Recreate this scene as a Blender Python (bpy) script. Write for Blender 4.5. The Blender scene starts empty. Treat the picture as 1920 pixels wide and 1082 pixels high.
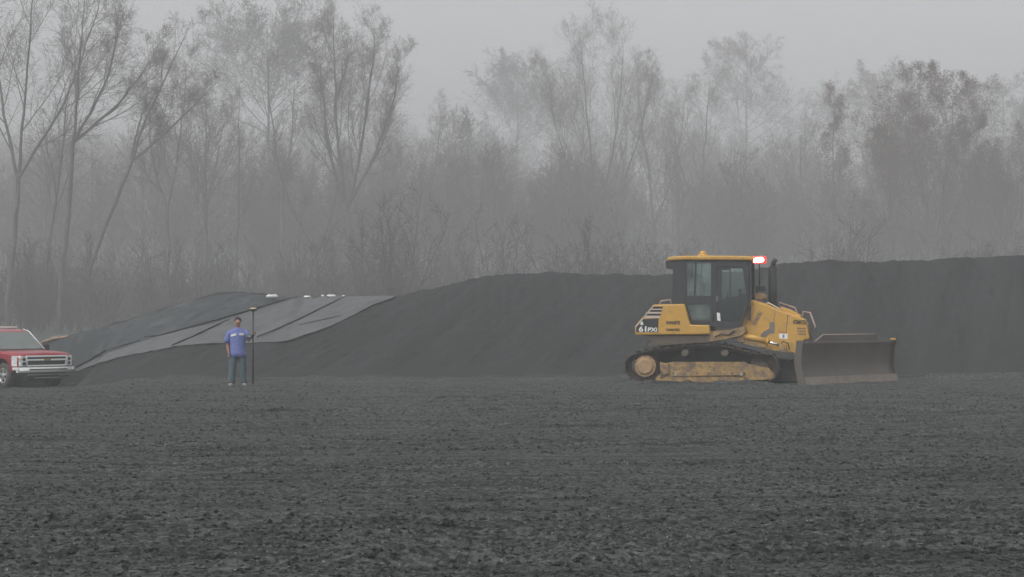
import bpy, bmesh, math, random
import numpy as np
from mathutils import Vector, Matrix
PI = math.pi
R = math.radians
scene = bpy.context.scene
col = scene.collection

# ------------------------------------------------------------------ camera
CAMZ, F, HOR = 1.6, 3200.0, 600.0
PITCH = math.atan((HOR - 541.0) / F)
cam_d = bpy.data.cameras.new('camera')
cam_d.sensor_width = 36.0
cam_d.lens = 36.0 * F / 1920.0
cam_d.clip_start = 0.1
cam_d.clip_end = 5000.0
cam = bpy.data.objects.new('camera', cam_d)
col.objects.link(cam)
cam.location = (0, 0, CAMZ)
cam.rotation_euler = (PI / 2 + PITCH, 0, 0)
scene.camera = cam

# ------------------------------------------------------------------ light
SUN_EL, SUN_ROT = R(52), R(222)
w = bpy.data.worlds.new('World')
scene.world = w
w.use_nodes = True
nt = w.node_tree
nt.nodes.clear()
sky = nt.nodes.new('ShaderNodeTexSky')
sky.sky_type = 'NISHITA'
sky.sun_disc = False
sky.sun_elevation = SUN_EL
sky.sun_rotation = SUN_ROT
sky.dust_density = 4.0
sky.air_density = 1.0
hsv = nt.nodes.new('ShaderNodeHueSaturation')
hsv.inputs['Saturation'].default_value = 0.06
bg = nt.nodes.new('ShaderNodeBackground')
bg.inputs['Strength'].default_value = 0.15
wo = nt.nodes.new('ShaderNodeOutputWorld')
nt.links.new(sky.outputs[0], hsv.inputs['Color'])
nt.links.new(hsv.outputs[0], bg.inputs['Color'])
nt.links.new(bg.outputs[0], wo.inputs['Surface'])
sl = bpy.data.lights.new('sun', 'SUN')
sl.energy = 0.5
sl.angle = R(40)
sl.color = (1.0, 0.97, 0.93)
so = bpy.data.objects.new('sun', sl)
col.objects.link(so)
d = Vector((math.sin(SUN_ROT) * math.cos(SUN_EL), math.cos(SUN_ROT) * math.cos(SUN_EL), math.sin(SUN_EL)))
so.rotation_euler = (-d).to_track_quat('-Z', 'Y').to_euler()
scene.view_settings.view_transform = 'Standard'
scene.view_settings.look = 'None'
scene.view_settings.gamma = 1.0
scene.view_settings.exposure = 0.45
cy = scene.cycles
cy.max_bounces = 6
cy.diffuse_bounces = 2
cy.glossy_bounces = 3
cy.transmission_bounces = 6
cy.transparent_max_bounces = 12
cy.volume_bounces = 0
cy.use_denoising = True
cy.use_adaptive_sampling = True
cy.adaptive_threshold = 0.012

# ------------------------------------------------------------------ helpers
def ray(px, py):
    dx = (px - 960.0) / F
    dv = (541.0 - py) / F
    c, s = math.cos(PITCH), math.sin(PITCH)
    return np.array([dx, c - dv * s, s + dv * c])

def at(px, py, Y):
    r = ray(px, py)
    t = Y / r[1]
    return (r[0] * t, Y, CAMZ + r[2] * t)

def node_mat(name):
    m = bpy.data.materials.new(name)
    m.use_nodes = True
    t = m.node_tree
    return m, t, t.nodes['Principled BSDF']

def mat(name, c, rough=0.6, metal=0.0, dirt=None, amt=0.4, scale=3.0, bump=0.0, bscale=30.0, coat=0.0, var=0.12, coords='Object', zdirt=None):
    """procedural paint: base colour with tonal variation, patches of dirt and a fine bump"""
    m, t, b = node_mat(name)
    N, L = t.nodes, t.links
    tc = N.new('ShaderNodeTexCoord')
    n1 = N.new('ShaderNodeTexNoise')
    n1.inputs['Scale'].default_value = scale
    n1.inputs['Detail'].default_value = 6
    n1.inputs['Roughness'].default_value = 0.65
    L.new(tc.outputs[coords], n1.inputs['Vector'])
    mr = N.new('ShaderNodeMapRange')
    mr.inputs['From Min'].default_value = 0.3
    mr.inputs['From Max'].default_value = 0.7
    mr.inputs['To Min'].default_value = 1 - var
    mr.inputs['To Max'].default_value = 1 + var
    L.new(n1.outputs['Fac'], mr.inputs['Value'])
    mul = N.new('ShaderNodeVectorMath')
    mul.operation = 'SCALE'
    mul.inputs[0].default_value = c
    L.new(mr.outputs[0], mul.inputs['Scale'])
    outc = mul.outputs[0]
    if dirt:
        n2 = N.new('ShaderNodeTexNoise')
        n2.inputs['Scale'].default_value = scale * 1.7
        n2.inputs['Detail'].default_value = 9
        n2.inputs['Roughness'].default_value = 0.7
        L.new(tc.outputs[coords], n2.inputs['Vector'])
        r2 = N.new('ShaderNodeMapRange')
        r2.inputs['From Min'].default_value = 0.62 - amt * 0.4
        r2.inputs['From Max'].default_value = 0.78 - amt * 0.3
        r2.inputs['To Max'].default_value = min(1.0, 0.35 + amt)
        L.new(n2.outputs['Fac'], r2.inputs['Value'])
        mx = N.new('ShaderNodeMix')
        mx.data_type = 'RGBA'
        L.new(r2.outputs[0], mx.inputs['Factor'])
        L.new(outc, mx.inputs['A'])
        mx.inputs['B'].default_value = (*dirt, 1)
        outc = mx.outputs['Result']
    L.new(outc, b.inputs['Base Color'])
    b.inputs['Roughness'].default_value = rough
    b.inputs['Metallic'].default_value = metal
    b.inputs['Coat Weight'].default_value = coat
    if bump:
        nb = N.new('ShaderNodeTexNoise')
        nb.inputs['Scale'].default_value = bscale
        nb.inputs['Detail'].default_value = 4
        L.new(tc.outputs[coords], nb.inputs['Vector'])
        bp = N.new('ShaderNodeBump')
        bp.inputs['Strength'].default_value = bump
        bp.inputs['Distance'].default_value = 0.02
        L.new(nb.outputs['Fac'], bp.inputs['Height'])
        L.new(bp.outputs[0], b.inputs['Normal'])
    return m

def tag(o, label=None, cat=None, group=None, kind=None):
    if label: o['label'] = label
    if cat: o['category'] = cat
    if group: o['group'] = group
    if kind: o['kind'] = kind
    return o

def empty(name, loc, rz=0.0):
    o = bpy.data.objects.new(name, None)
    col.objects.link(o)
    o.location = loc
    o.rotation_euler = (0, 0, rz)
    o.empty_display_size = 0.3
    return o

def mesh_np(name, V, Fq, m, parent=None, smooth=False):
    """V (n,3), Fq (m,k) -> object"""
    V = np.asarray(V, dtype=np.float32)
    Fq = np.asarray(Fq, dtype=np.int32)
    k = Fq.shape[1]
    me = bpy.data.meshes.new(name)
    me.vertices.add(len(V))
    me.vertices.foreach_set('co', V.ravel())
    me.loops.add(Fq.size)
    me.loops.foreach_set('vertex_index', Fq.ravel())
    me.polygons.add(len(Fq))
    me.polygons.foreach_set('loop_start', np.arange(0, Fq.size, k, dtype=np.int32))
    me.update(calc_edges=True)
    me.polygons.foreach_set('use_smooth', np.full(len(Fq), smooth))
    me.materials.append(m)
    o = bpy.data.objects.new(name, me)
    col.objects.link(o)
    if parent: o.parent = parent
    return o

class MB:
    def __init__(s):
        s.v, s.f, s.sm = [], [], []
    def add(s, vs, fs, smooth=False):
        n = len(s.v)
        s.v += [tuple(map(float, p)) for p in vs]
        s.f += [tuple(n + i for i in f) for f in fs]
        s.sm += [smooth] * len(fs)
        return s
    def box(s, c, size, M=None):
        x, y, z = [q / 2 for q in size]
        vs = [Vector((sx * x, sy * y, sz * z)) for sx in (-1, 1) for sy in (-1, 1) for sz in (-1, 1)]
        if M is not None: vs = [M @ p for p in vs]
        vs = [p + Vector(c) for p in vs]
        return s.add(vs, [(0, 1, 3, 2), (4, 6, 7, 5), (0, 4, 5, 1), (2, 3, 7, 6), (0, 2, 6, 4), (1, 5, 7, 3)])
    def prism(s, pts, y0, y1):
        """polygon in XZ extruded along Y"""
        n = len(pts)
        vs = [(x, y0, z) for x, z in pts] + [(x, y1, z) for x, z in pts]
        fs = [tuple(range(n)), tuple(range(2 * n - 1, n - 1, -1))]
        fs += [(i, n + i, n + (i + 1) % n, (i + 1) % n) for i in range(n)]
        return s.add(vs, fs)
    def tube(s, path, rad, n=10, caps=True):
        path = [Vector(p) for p in path]
        if not hasattr(rad, '__len__'): rad = [rad] * len(path)
        vs, fs = [], []
        up = None
        for i, p in enumerate(path):
            t = (path[min(i + 1, len(path) - 1)] - path[max(i - 1, 0)]).normalized()
            if up is None:
                up = t.orthogonal().normalized()
            up = (up - t * up.dot(t)).normalized()
            b = t.cross(up)
            for k in range(n):
                a = 2 * PI * k / n
                vs.append(p + (up * math.cos(a) + b * math.sin(a)) * rad[i])
        for i in range(len(path) - 1):
            for k in range(n):
                fs.append((i * n + k, i * n + (k + 1) % n, (i + 1) * n + (k + 1) % n, (i + 1) * n + k))
        if caps:
            s.add(vs, fs, True)
            m = len(s.v) - len(vs)
            s.f += [tuple(m + k for k in reversed(range(n))), tuple(m + (len(path) - 1) * n + k for k in range(n))]
            s.sm += [False, False]
            return s
        return s.add(vs, fs, True)
    def cyl(s, c, r, axis, length, n=24, r2=None):
        a = Vector(axis).normalized() * length / 2
        return s.tube([Vector(c) - a, Vector(c) + a], [r, r if r2 is None else r2], n)
    def loft(s, rings, caps=True, smooth=True, close=True):
        n = len(rings[0])
        vs = [p for r_ in rings for p in r_]
        fs = []
        for i in range(len(rings) - 1):
            for k in range(n if close else n - 1):
                fs.append((i * n + k, i * n + (k + 1) % n, (i + 1) * n + (k + 1) % n, (i + 1) * n + k))
        s.add(vs, fs, smooth)
        if caps:
            m = len(s.v) - len(vs)
            s.f += [tuple(m + k for k in reversed(range(n))), tuple(m + (len(rings) - 1) * n + k for k in range(n))]
            s.sm += [False, False]
        return s
    def sphere(s, c, r, nu=12, nv=8, sc=(1, 1, 1)):
        rings = []
        for j in range(1, nv):
            ph = PI * j / nv
            rings.append([(c[0] + r * sc[0] * math.sin(ph) * math.cos(2 * PI * i / nu),
                           c[1] + r * sc[1] * math.sin(ph) * math.sin(2 * PI * i / nu),
                           c[2] + r * sc[2] * math.cos(ph)) for i in range(nu)])
        return s.loft(rings)
    def build(s, name, m, parent=None, bevel=0.0):
        me = bpy.data.meshes.new(name)
        me.from_pydata(s.v, [], s.f)
        me.materials.append(m)
        bm = bmesh.new()
        bm.from_mesh(me)
        bmesh.ops.recalc_face_normals(bm, faces=bm.faces)
        bm.to_mesh(me)
        bm.free()
        if len(me.polygons) == len(s.sm):
            me.polygons.foreach_set('use_smooth', s.sm)
        o = bpy.data.objects.new(name, me)
        col.objects.link(o)
        if parent: o.parent = parent
        if bevel:
            b = o.modifiers.new('bevel', 'BEVEL')
            b.width = bevel
            b.segments = 2
            b.limit_method = 'ANGLE'
            b.angle_limit = R(35)
        return o

def text(name, body, size, M, m, parent, extrude=0.004, shear=0.0, width=None):
    cu = bpy.data.curves.new(name, 'FONT')
    cu.body = body
    cu.size = size
    cu.extrude = extrude
    cu.shear = shear
    cu.offset = size * 0.03
    cu.align_x, cu.align_y = 'CENTER', 'CENTER'
    tmp = bpy.data.objects.new('tmp_text', cu)
    col.objects.link(tmp)
    bpy.context.view_layer.update()
    me = bpy.data.meshes.new_from_object(tmp.evaluated_get(bpy.context.evaluated_depsgraph_get()))
    bpy.data.objects.remove(tmp)
    bpy.data.curves.remove(cu)
    if width:
        xs = [v.co.x for v in me.vertices]
        k = width / (max(xs) - min(xs))
        for v in me.vertices: v.co.x *= k
    me.materials.clear()
    me.materials.append(m)
    me.transform(M)
    o = bpy.data.objects.new(name, me)
    col.objects.link(o)
    o.parent = parent
    return o

class Noise:
    def __init__(s, seed):
        s.t = np.random.RandomState(seed).rand(512, 512).astype(np.float32) * 2 - 1
    def __call__(s, x, y):
        xi, yi = np.floor(x).astype(int), np.floor(y).astype(int)
        fx, fy = x - xi, y - yi
        fx, fy = fx * fx * (3 - 2 * fx), fy * fy * (3 - 2 * fy)
        t = s.t
        a, b = t[xi & 511, yi & 511], t[(xi + 1) & 511, yi & 511]
        c, d_ = t[xi & 511, (yi + 1) & 511], t[(xi + 1) & 511, (yi + 1) & 511]
        return (a * (1 - fx) + b * fx) * (1 - fy) + (c * (1 - fx) + d_ * fx) * fy
    def fbm(s, x, y, o=4, g=0.5):
        r, a, f = 0, 1.0, 1.0
        for i in range(o):
            r = r + a * s(x * f + 17.3 * i, y * f + 5.1 * i)
            a *= g
            f *= 2.03
        return r
NZ, NZ2 = Noise(3), Noise(8)
def sstep(a, b, x):
    t = np.clip((x - a) / (b - a), 0, 1)
    return t * t * (3 - 2 * t)

# ------------------------------------------------------------------ terrain
CREST_Y = 58.0
CX = [-400, 0, 60, 130, 230, 330, 400, 440, 490, 540, 640, 740, 800, 860, 930, 1050, 1160, 1240, 1400, 1460, 1550, 1620, 1700, 1800, 1920, 2100, 2600]
CP = [660, 655, 650, 629, 604, 573, 554, 549, 552, 558, 557, 556, 543, 529, 517, 512, 514, 517, 508, 497, 490, 492, 489, 484, 478, 472, 480]
CREST_X = [(c - 960.0) * CREST_Y / F for c in CX]
CREST_Z = [CAMZ + (HOR - p) * CREST_Y / F for p in CP]

def ground_z(x, Y):
    x = np.asarray(x, dtype=float)
    Y = np.asarray(Y, dtype=float)
    z = -0.56 * sstep(39.5, 46, Y) * (1 - sstep(-13.0, -9.5, x)) * (1 - sstep(75, 90, Y))
    # the bank of fresh material; crest height follows x
    xs = x * (CREST_Y / np.maximum(Y, 40)) ** 0.35
    cz = np.interp(xs, CREST_X, CREST_Z) + 0.05 * NZ(xs * 0.9, Y * 0) + 0.03 * NZ2(xs * 2.3, Y * 0) + 0.025 * NZ.fbm(xs * 6.0, Y * 0 + 3, 2)
    toe = 47.0 + 0.5 * NZ(x * 0.12, x * 0) + 9.5 * (1 - sstep(-13.9, -12.2, x))
    t = (Y - toe) / (CREST_Y - toe)
    prof = np.where(t < 1, 1.06 * sstep(-0.06, 1.06, t * 0.94 + 0.03) * 0.35 + 0.65 * np.clip(t, 0, 1) ** 0.95, 1.0)
    prof = np.minimum(prof, 1.0)
    back = 1 - sstep(CREST_Y + 0.8, CREST_Y + 13, Y)
    z = z + np.where(Y > toe - 1, np.maximum(prof, 0) * (cz - z) * back, 0)
    # slanting furrows left on the bank by the spreading
    m = sstep(0.02, 0.2, t) * back * (1 - sstep(0.9, 1.0, t))
    fur = x * 0.95 - (Y - 47) * 0.31
    z = z + m * (0.020 * NZ(fur * 1.3, Y * 0.10) + 0.022 * NZ2(fur * 4.2, Y * 0.35) + 0.016 * NZ(fur * 9.0, Y * 0.8) + 0.022 * NZ2.fbm(x * 3.0, Y * 3.0, 3) + 0.02 * NZ.fbm(x * 0.8, Y * 0.8, 3))
    # windrow spilled off the blade's far end
    z = z + 0.17 * np.exp(-((Y - 45.6 - 0.25 * NZ(x * 0.5, x * 0)) / 0.45) ** 2) * sstep(9.6, 10.6, x) * (1 + 0.35 * NZ(x * 1.7, Y) + 0.15 * NZ2.fbm(x * 4.5, Y * 4.5, 3))
    z = z + 0.07 * np.exp(-((Y - 45.1 - 0.5 * NZ(x * 0.3, x * 0)) / 0.3) ** 2) * (1 - sstep(2.0, 3.2, x))
    # low hillside behind the wood
    z = z + 34 * sstep(250, 520, Y) + 2.0 * sstep(90, 180, Y) * NZ(x * 0.01 + 3, Y * 0.01)
    return z

def SPOIL(x, Y):
    # soil churned up along the machine's near track and around the boots
    c, s_ = math.cos(R(-12)), math.sin(R(-12))
    lx = (x - 4.98) * c + (Y - 44.3) * s_
    ly = -(x - 4.98) * s_ + (Y - 44.3) * c
    m = sstep(-2.6, -1.9, lx) * (1 - sstep(1.9, 2.6, lx))
    z = 0.075 * np.exp(-((ly + 1.66) / 0.13) ** 2) * m * (0.8 + 0.9 * NZ2(lx * 4.0, ly * 3 + 9))
    z = z + 0.035 * NZ.fbm(lx * 5, ly * 5, 2) * m * np.exp(-((ly + 1.8) / 0.3) ** 2)
    return z
_rr = random.Random(4)
RIDGES, _y = [], 9.0
while _y < 42:
    RIDGES.append((_y, _rr.uniform(0.06, 0.15) * min(1.0, 22.0 / _y), _rr.uniform(0.03, 0.055), 0.045 + 0.0035 * _y, _rr.uniform(0, 60)))
    _y *= _rr.uniform(1.035, 1.085)
def bank_mask(x, Y):
    toe = 47.0 + 0.5 * NZ(x * 0.12, x * 0) + 9.5 * (1 - sstep(-13.9, -12.2, x))
    return sstep(-0.25, 0.35, Y - toe + 0.25 * NZ2(x * 1.5, Y * 1.5)) * (1 - sstep(CREST_Y + 6, CREST_Y + 14, Y))
def rough(x, Y):
    """tilled crumbs and track ripples of the near field, only in height"""
    near = 1 - sstep(41, 46, Y) * 0.55
    w1 = NZ(x * 0.22, Y * 0.5) * 1.3
    z = 0.022 * NZ.fbm(x * 0.5 + w1, (Y - 0.10 * x) * 2.0, 3)
    z += 0.024 * NZ2.fbm(x * 2.2, (Y - 0.14 * x) * 5.5 + w1, 3, 0.6) * (0.6 + 0.5 * NZ(x * 0.3, Y * 0.4))
    z += 0.010 * NZ.fbm(x * 13, Y * 24, 3, 0.75) * (0.7 + 0.6 * NZ(x * 0.7, Y * 1.1))
    z -= 0.014 * sstep(0.35, 0.7, NZ2(x * 5.0 + 9, (Y - 0.12 * x) * 26 + w1)) * sstep(-0.2, 0.4, NZ(x * 0.35 + 5, Y * 0.6))
    tr = (Y - 0.16 * x + 0.5 * NZ(x * 0.15, Y * 0.2))
    z += 0.012 * np.sin(tr * 5.3) * sstep(-0.1, 0.5, NZ2(x * 0.25, Y * 0.35))
    for (y0, sl_, a_, wd, ph) in RIDGES:
        m = np.abs(Y - y0 - sl_ * x) < 0.2 + 2.8 * wd
        if not m.any(): continue
        xm, ym = x[m], Y[m]
        yc = y0 + sl_ * xm + 0.12 * NZ(xm * 0.8 + ph, xm * 0) + 0.05 * NZ2(xm * 3 + ph, xm * 0)
        z[m] += a_ * np.exp(-((ym - yc) / wd) ** 2) * sstep(-0.35, 0.3, NZ(xm * 0.35 + ph * 3, xm * 0 + ph)) * (0.75 + 0.5 * NZ2(xm * 7, ym * 9))
    band = 0.30 + 0.95 * sstep(-0.35, 0.45, NZ2(x * 0.07 + 2, (Y - 0.10 * x) * 0.95) + 0.35 * NZ(x * 0.3, (Y - 0.1 * x) * 2.4))
    return z * near * band * (1 - 0.5 * bank_mask(x, Y)) + SPOIL(x, Y)

def gravel_mat(name, base, light, warm, scale=1.0, bump=0.9):
    m, t, b = node_mat(name)
    N, L = t.nodes, t.links
    geo = N.new('ShaderNodeNewGeometry')
    def noise(sc, det, rgh, vec):
        n = N.new('ShaderNodeTexNoise')
        n.inputs['Scale'].default_value = sc
        n.inputs['Detail'].default_value = det
        n.inputs['Roughness'].default_value = rgh
        L.new(vec, n.inputs['Vector'])
        return n
    mp = N.new('ShaderNodeMapping')
    mp.inputs['Scale'].default_value = (0.35, 1.0, 1.0)
    mp.inputs['Rotation'].default_value = (0, 0, R(-6))
    L.new(geo.outputs['Position'], mp.inputs['Vector'])
    big = noise(0.35, 5, 0.6, mp.outputs[0])
    fine = noise(34 * scale, 4, 0.75, geo.outputs['Position'])
    mx = N.new('ShaderNodeMix'); mx.data_type = 'RGBA'
    mx.inputs['A'].default_value = (*base, 1)
    mx.inputs['B'].default_value = (*warm, 1)
    r0 = N.new('ShaderNodeMapRange'); r0.inputs['From Min'].default_value = 0.35; r0.inputs['From Max'].default_value = 0.7
    L.new(big.outputs['Fac'], r0.inputs['Value']); L.new(r0.outputs[0], mx.inputs['Factor'])
    r1 = N.new('ShaderNodeMapRange'); r1.inputs['From Min'].default_value = 0.3; r1.inputs['From Max'].default_value = 0.7
    r1.inputs['To Min'].default_value = 0.45; r1.inputs['To Max'].default_value = 1.55
    L.new(fine.outputs['Fac'], r1.inputs['Value'])
    sc = N.new('ShaderNodeVectorMath'); sc.operation = 'SCALE'
    L.new(mx.outputs['Result'], sc.inputs[0]); L.new(r1.outputs[0], sc.inputs['Scale'])
    vs_ = N.new('ShaderNodeTexVoronoi'); vs_.inputs['Scale'].default_value = 26 * scale
    L.new(geo.outputs['Position'], vs_.inputs['Vector'])
    sx_ = N.new('ShaderNodeSeparateColor'); L.new(vs_.outputs['Color'], sx_.inputs[0])
    rs_ = N.new('ShaderNodeMapRange'); rs_.inputs['To Min'].default_value = 0.28; rs_.inputs['To Max'].default_value = 1.8
    L.new(sx_.outputs[0], rs_.inputs['Value'])
    sc2 = N.new('ShaderNodeVectorMath'); sc2.operation = 'SCALE'
    L.new(sc.outputs[0], sc2.inputs[0]); L.new(rs_.outputs[0], sc2.inputs['Scale'])
    sc = sc2
    vo = N.new('ShaderNodeTexVoronoi'); vo.inputs['Scale'].default_value = 11 * scale
    L.new(geo.outputs['Position'], vo.inputs['Vector'])
    lt = N.new('ShaderNodeMath'); lt.operation = 'LESS_THAN'; lt.inputs[1].default_value = 0.09
    L.new(vo.outputs['Distance'], lt.inputs[0])
    mx2 = N.new('ShaderNodeMix'); mx2.data_type = 'RGBA'
    L.new(lt.outputs[0], mx2.inputs['Factor']); L.new(sc.outputs[0], mx2.inputs['A'])
    mx2.inputs['B'].default_value = (*light, 1)
    # long dark streaks: shade of the graded ridges painted into the gravel colour
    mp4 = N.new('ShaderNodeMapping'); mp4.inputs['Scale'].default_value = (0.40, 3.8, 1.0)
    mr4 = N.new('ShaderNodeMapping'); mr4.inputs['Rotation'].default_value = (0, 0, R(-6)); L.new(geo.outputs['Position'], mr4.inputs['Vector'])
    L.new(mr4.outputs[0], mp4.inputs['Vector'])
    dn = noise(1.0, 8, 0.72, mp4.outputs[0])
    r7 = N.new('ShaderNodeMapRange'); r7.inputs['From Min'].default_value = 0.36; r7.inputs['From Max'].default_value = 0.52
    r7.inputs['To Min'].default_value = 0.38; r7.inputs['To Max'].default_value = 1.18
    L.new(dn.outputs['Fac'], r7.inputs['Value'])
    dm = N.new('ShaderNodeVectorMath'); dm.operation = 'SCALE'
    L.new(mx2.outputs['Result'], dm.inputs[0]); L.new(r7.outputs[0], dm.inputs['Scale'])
    at_ = N.new('ShaderNodeAttribute'); at_.attribute_name = 'bank'
    mp3 = N.new('ShaderNodeMapping'); mp3.inputs['Scale'].default_value = (1.0, 0.07, 0.07)
    mr3 = N.new('ShaderNodeMapping'); mr3.inputs['Rotation'].default_value = (0, 0, R(19)); L.new(geo.outputs['Position'], mr3.inputs['Vector'])
    L.new(mr3.outputs[0], mp3.inputs['Vector'])
    stn = noise(1.7, 6, 0.6, mp3.outputs[0])
    r5 = N.new('ShaderNodeMapRange'); r5.inputs['From Min'].default_value = 0.35; r5.inputs['From Max'].default_value = 0.65
    r5.inputs['To Min'].default_value = 0.80; r5.inputs['To Max'].default_value = 1.18
    L.new(stn.outputs['Fac'], r5.inputs['Value'])
    r6 = N.new('ShaderNodeMapRange'); r6.inputs['From Min'].default_value = 0.3; r6.inputs['From Max'].default_value = 0.7
    r6.inputs['To Min'].default_value = 0.5; r6.inputs['To Max'].default_value = 1.5
    L.new(fine.outputs['Fac'], r6.inputs['Value'])
    mm = N.new('ShaderNodeMath'); mm.operation = 'MULTIPLY'; L.new(r5.outputs[0], mm.inputs[0]); L.new(r6.outputs[0], mm.inputs[1])
    sb_ = N.new('ShaderNodeVectorMath'); sb_.operation = 'SCALE'; sb_.inputs[0].default_value = (base[0] * 0.58, base[1] * 0.57, base[2] * 0.58)
    L.new(mm.outputs[0], sb_.inputs['Scale'])
    mx3 = N.new('ShaderNodeMix'); mx3.data_type = 'RGBA'
    L.new(at_.outputs['Fac'], mx3.inputs['Factor']); L.new(dm.outputs[0], mx3.inputs['A']); L.new(sb_.outputs[0], mx3.inputs['B'])
    L.new(mx3.outputs['Result'], b.inputs['Base Color'])
    b.inputs['Roughness'].default_value = 0.9
    b.inputs['Specular IOR Level'].default_value = 0.25
    bn = noise(22 * scale, 5, 0.8, geo.outputs['Position'])
    bp = N.new('ShaderNodeBump'); bp.inputs['Strength'].default_value = bump; bp.inputs['Distance'].default_value = 0.05
    ms_ = N.new('ShaderNodeMapRange'); ms_.inputs['To Min'].default_value = bump; ms_.inputs['To Max'].default_value = bump * 0.6
    L.new(at_.outputs['Fac'], ms_.inputs['Value']); L.new(ms_.outputs[0], bp.inputs['Strength'])
    L.new(bn.outputs['Fac'], bp.inputs['Height']); L.new(bp.outputs[0], b.inputs['Normal'])
    return m
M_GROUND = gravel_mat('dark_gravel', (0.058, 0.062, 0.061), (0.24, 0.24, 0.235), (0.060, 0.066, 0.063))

def grid(name, tx, ys, m, zf, mask=None):
    T, Y = np.meshgrid(tx, ys)
    X = T * np.maximum(np.abs(Y), 8.0)
    Z = zf(X, Y)
    V = np.stack([X, Y, Z], -1).reshape(-1, 3)
    nx, ny = len(tx), len(ys)
    i = np.arange(nx * ny).reshape(ny, nx)
    Fq = np.stack([i[:-1, :-1], i[:-1, 1:], i[1:, 1:], i[1:, :-1]], -1).reshape(-1, 4)
    o = mesh_np(name, V, Fq, m, None, True)
    if mask is not None:
        at_ = o.data.attributes.new('bank', 'FLOAT', 'POINT')
        at_.data.foreach_set('value', mask(X, Y).ravel().astype(np.float32))
    return o

ys = np.concatenate([[-60, -20, 0, 4, 6, 7.5], 8.2 * (62 / 8.2) ** np.linspace(0, 1, 1150), np.linspace(62.4, 90, 60), np.linspace(93, 700, 70), [1200, 2500]])
tx = np.concatenate([[-60, -20, -8, -3, -1.5, -1.0, -0.75], np.linspace(-0.55, 0.55, 900), [0.75, 1.0, 1.5, 3, 8, 20, 60]])
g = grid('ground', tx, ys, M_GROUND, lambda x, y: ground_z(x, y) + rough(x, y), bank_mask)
tag(g, 'dark grey tilled gravel field and spread bank', kind='structure')

def on_ground(px, py):
    r = ray(px, py)
    Y = np.linspace(43, 60.5, 260)
    z = CAMZ + r[2] / r[1] * Y
    g_ = ground_z(r[0] / r[1] * Y, Y)
    k = np.argmax(g_ >= z)
    if g_[k] < z[k]: k = int(np.argmin(z - g_))
    elif k > 0:                                             # refine between the two samples
        a, b = (z - g_)[k - 1], (g_ - z)[k]
        y_ = Y[k - 1] + (Y[k] - Y[k - 1]) * a / max(a + b, 1e-9)
        x_ = r[0] / r[1] * y_
        return np.array([x_, y_, float(ground_z(np.array([x_]), np.array([y_]))[0])])
    return np.array([r[0] / r[1] * Y[k], Y[k], g_[k]])

# crumbs of gravel strewn over the near field: one mass nobody could count
def clods():
    rs = np.random.RandomState(5)
    n = 75000
    Y = 8.6 * (44 / 8.6) ** (rs.rand(n) ** 0.85)
    X = (rs.rand(n) * 2 - 1) * 0.40 * Y
    keep = NZ2(X * 0.5, Y * 1.2) + 0.6 * NZ(X * 2, Y * 4) > -0.45 + rs.rand(n) * 0.6 - 0.3
    X, Y = X[keep], Y[keep]
    n = len(X)
    s = 0.005 + 0.024 * rs.rand(n) ** 4.0
    Z = ground_z(X, Y) + rough(X, Y) + s * 0.2
    base = np.array([[1, 0, 0], [0, 1, 0], [-1, 0, 0], [0, -1, 0], [0, 0, 0.8], [0, 0, -0.8]], float)
    tri = np.array([[0, 1, 4], [1, 2, 4], [2, 3, 4], [3, 0, 4], [1, 0, 5], [2, 1, 5], [3, 2, 5], [0, 3, 5]])
    V = base[None] * (1 + 0.5 * (rs.rand(n, 6, 1) - 0.5))
    a = rs.rand(n) * 6.28
    ca, sa = np.cos(a)[:, None], np.sin(a)[:, None]
    V = np.stack([V[..., 0] * ca * 1.3 - V[..., 1] * sa, V[..., 0] * sa * 1.3 + V[..., 1] * ca, V[..., 2]], -1)
    V = V * s[:, None, None] + np.stack([X, Y, Z], -1)[:, None]
    Fq = (tri[None] + (np.arange(n) * 6)[:, None, None]).reshape(-1, 3)
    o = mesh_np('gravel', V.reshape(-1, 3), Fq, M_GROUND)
    tag(o, 'loose dark gravel crumbs strewn over the field', 'gravel', kind='stuff')
clods()

# ------------------------------------------------------------------ liner sheets on the bank
def cloth_mat(name, c, var=0.15):
    m = mat(name, c, rough=0.75, dirt=(0.12, 0.12, 0.12), amt=0.25, scale=0.7, bump=0.25, bscale=6, var=var)
    return m
M_LINER = cloth_mat('geotextile_grey', (0.098, 0.102, 0.105))
M_LINER_D = cloth_mat('geotextile_dark', (0.034, 0.042, 0.046))
M_SEAM = mat('seam_black', (0.025, 0.027, 0.028), rough=0.8)
M_SACK = mat('sack_white', (0.70, 0.70, 0.66), rough=0.8, dirt=(0.3, 0.28, 0.24), amt=0.2, bump=0.5, bscale=12)

def interp_px(tab, x):
    return float(np.interp(x, [p[0] for p in tab], [p[1] for p in tab]))

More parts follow.
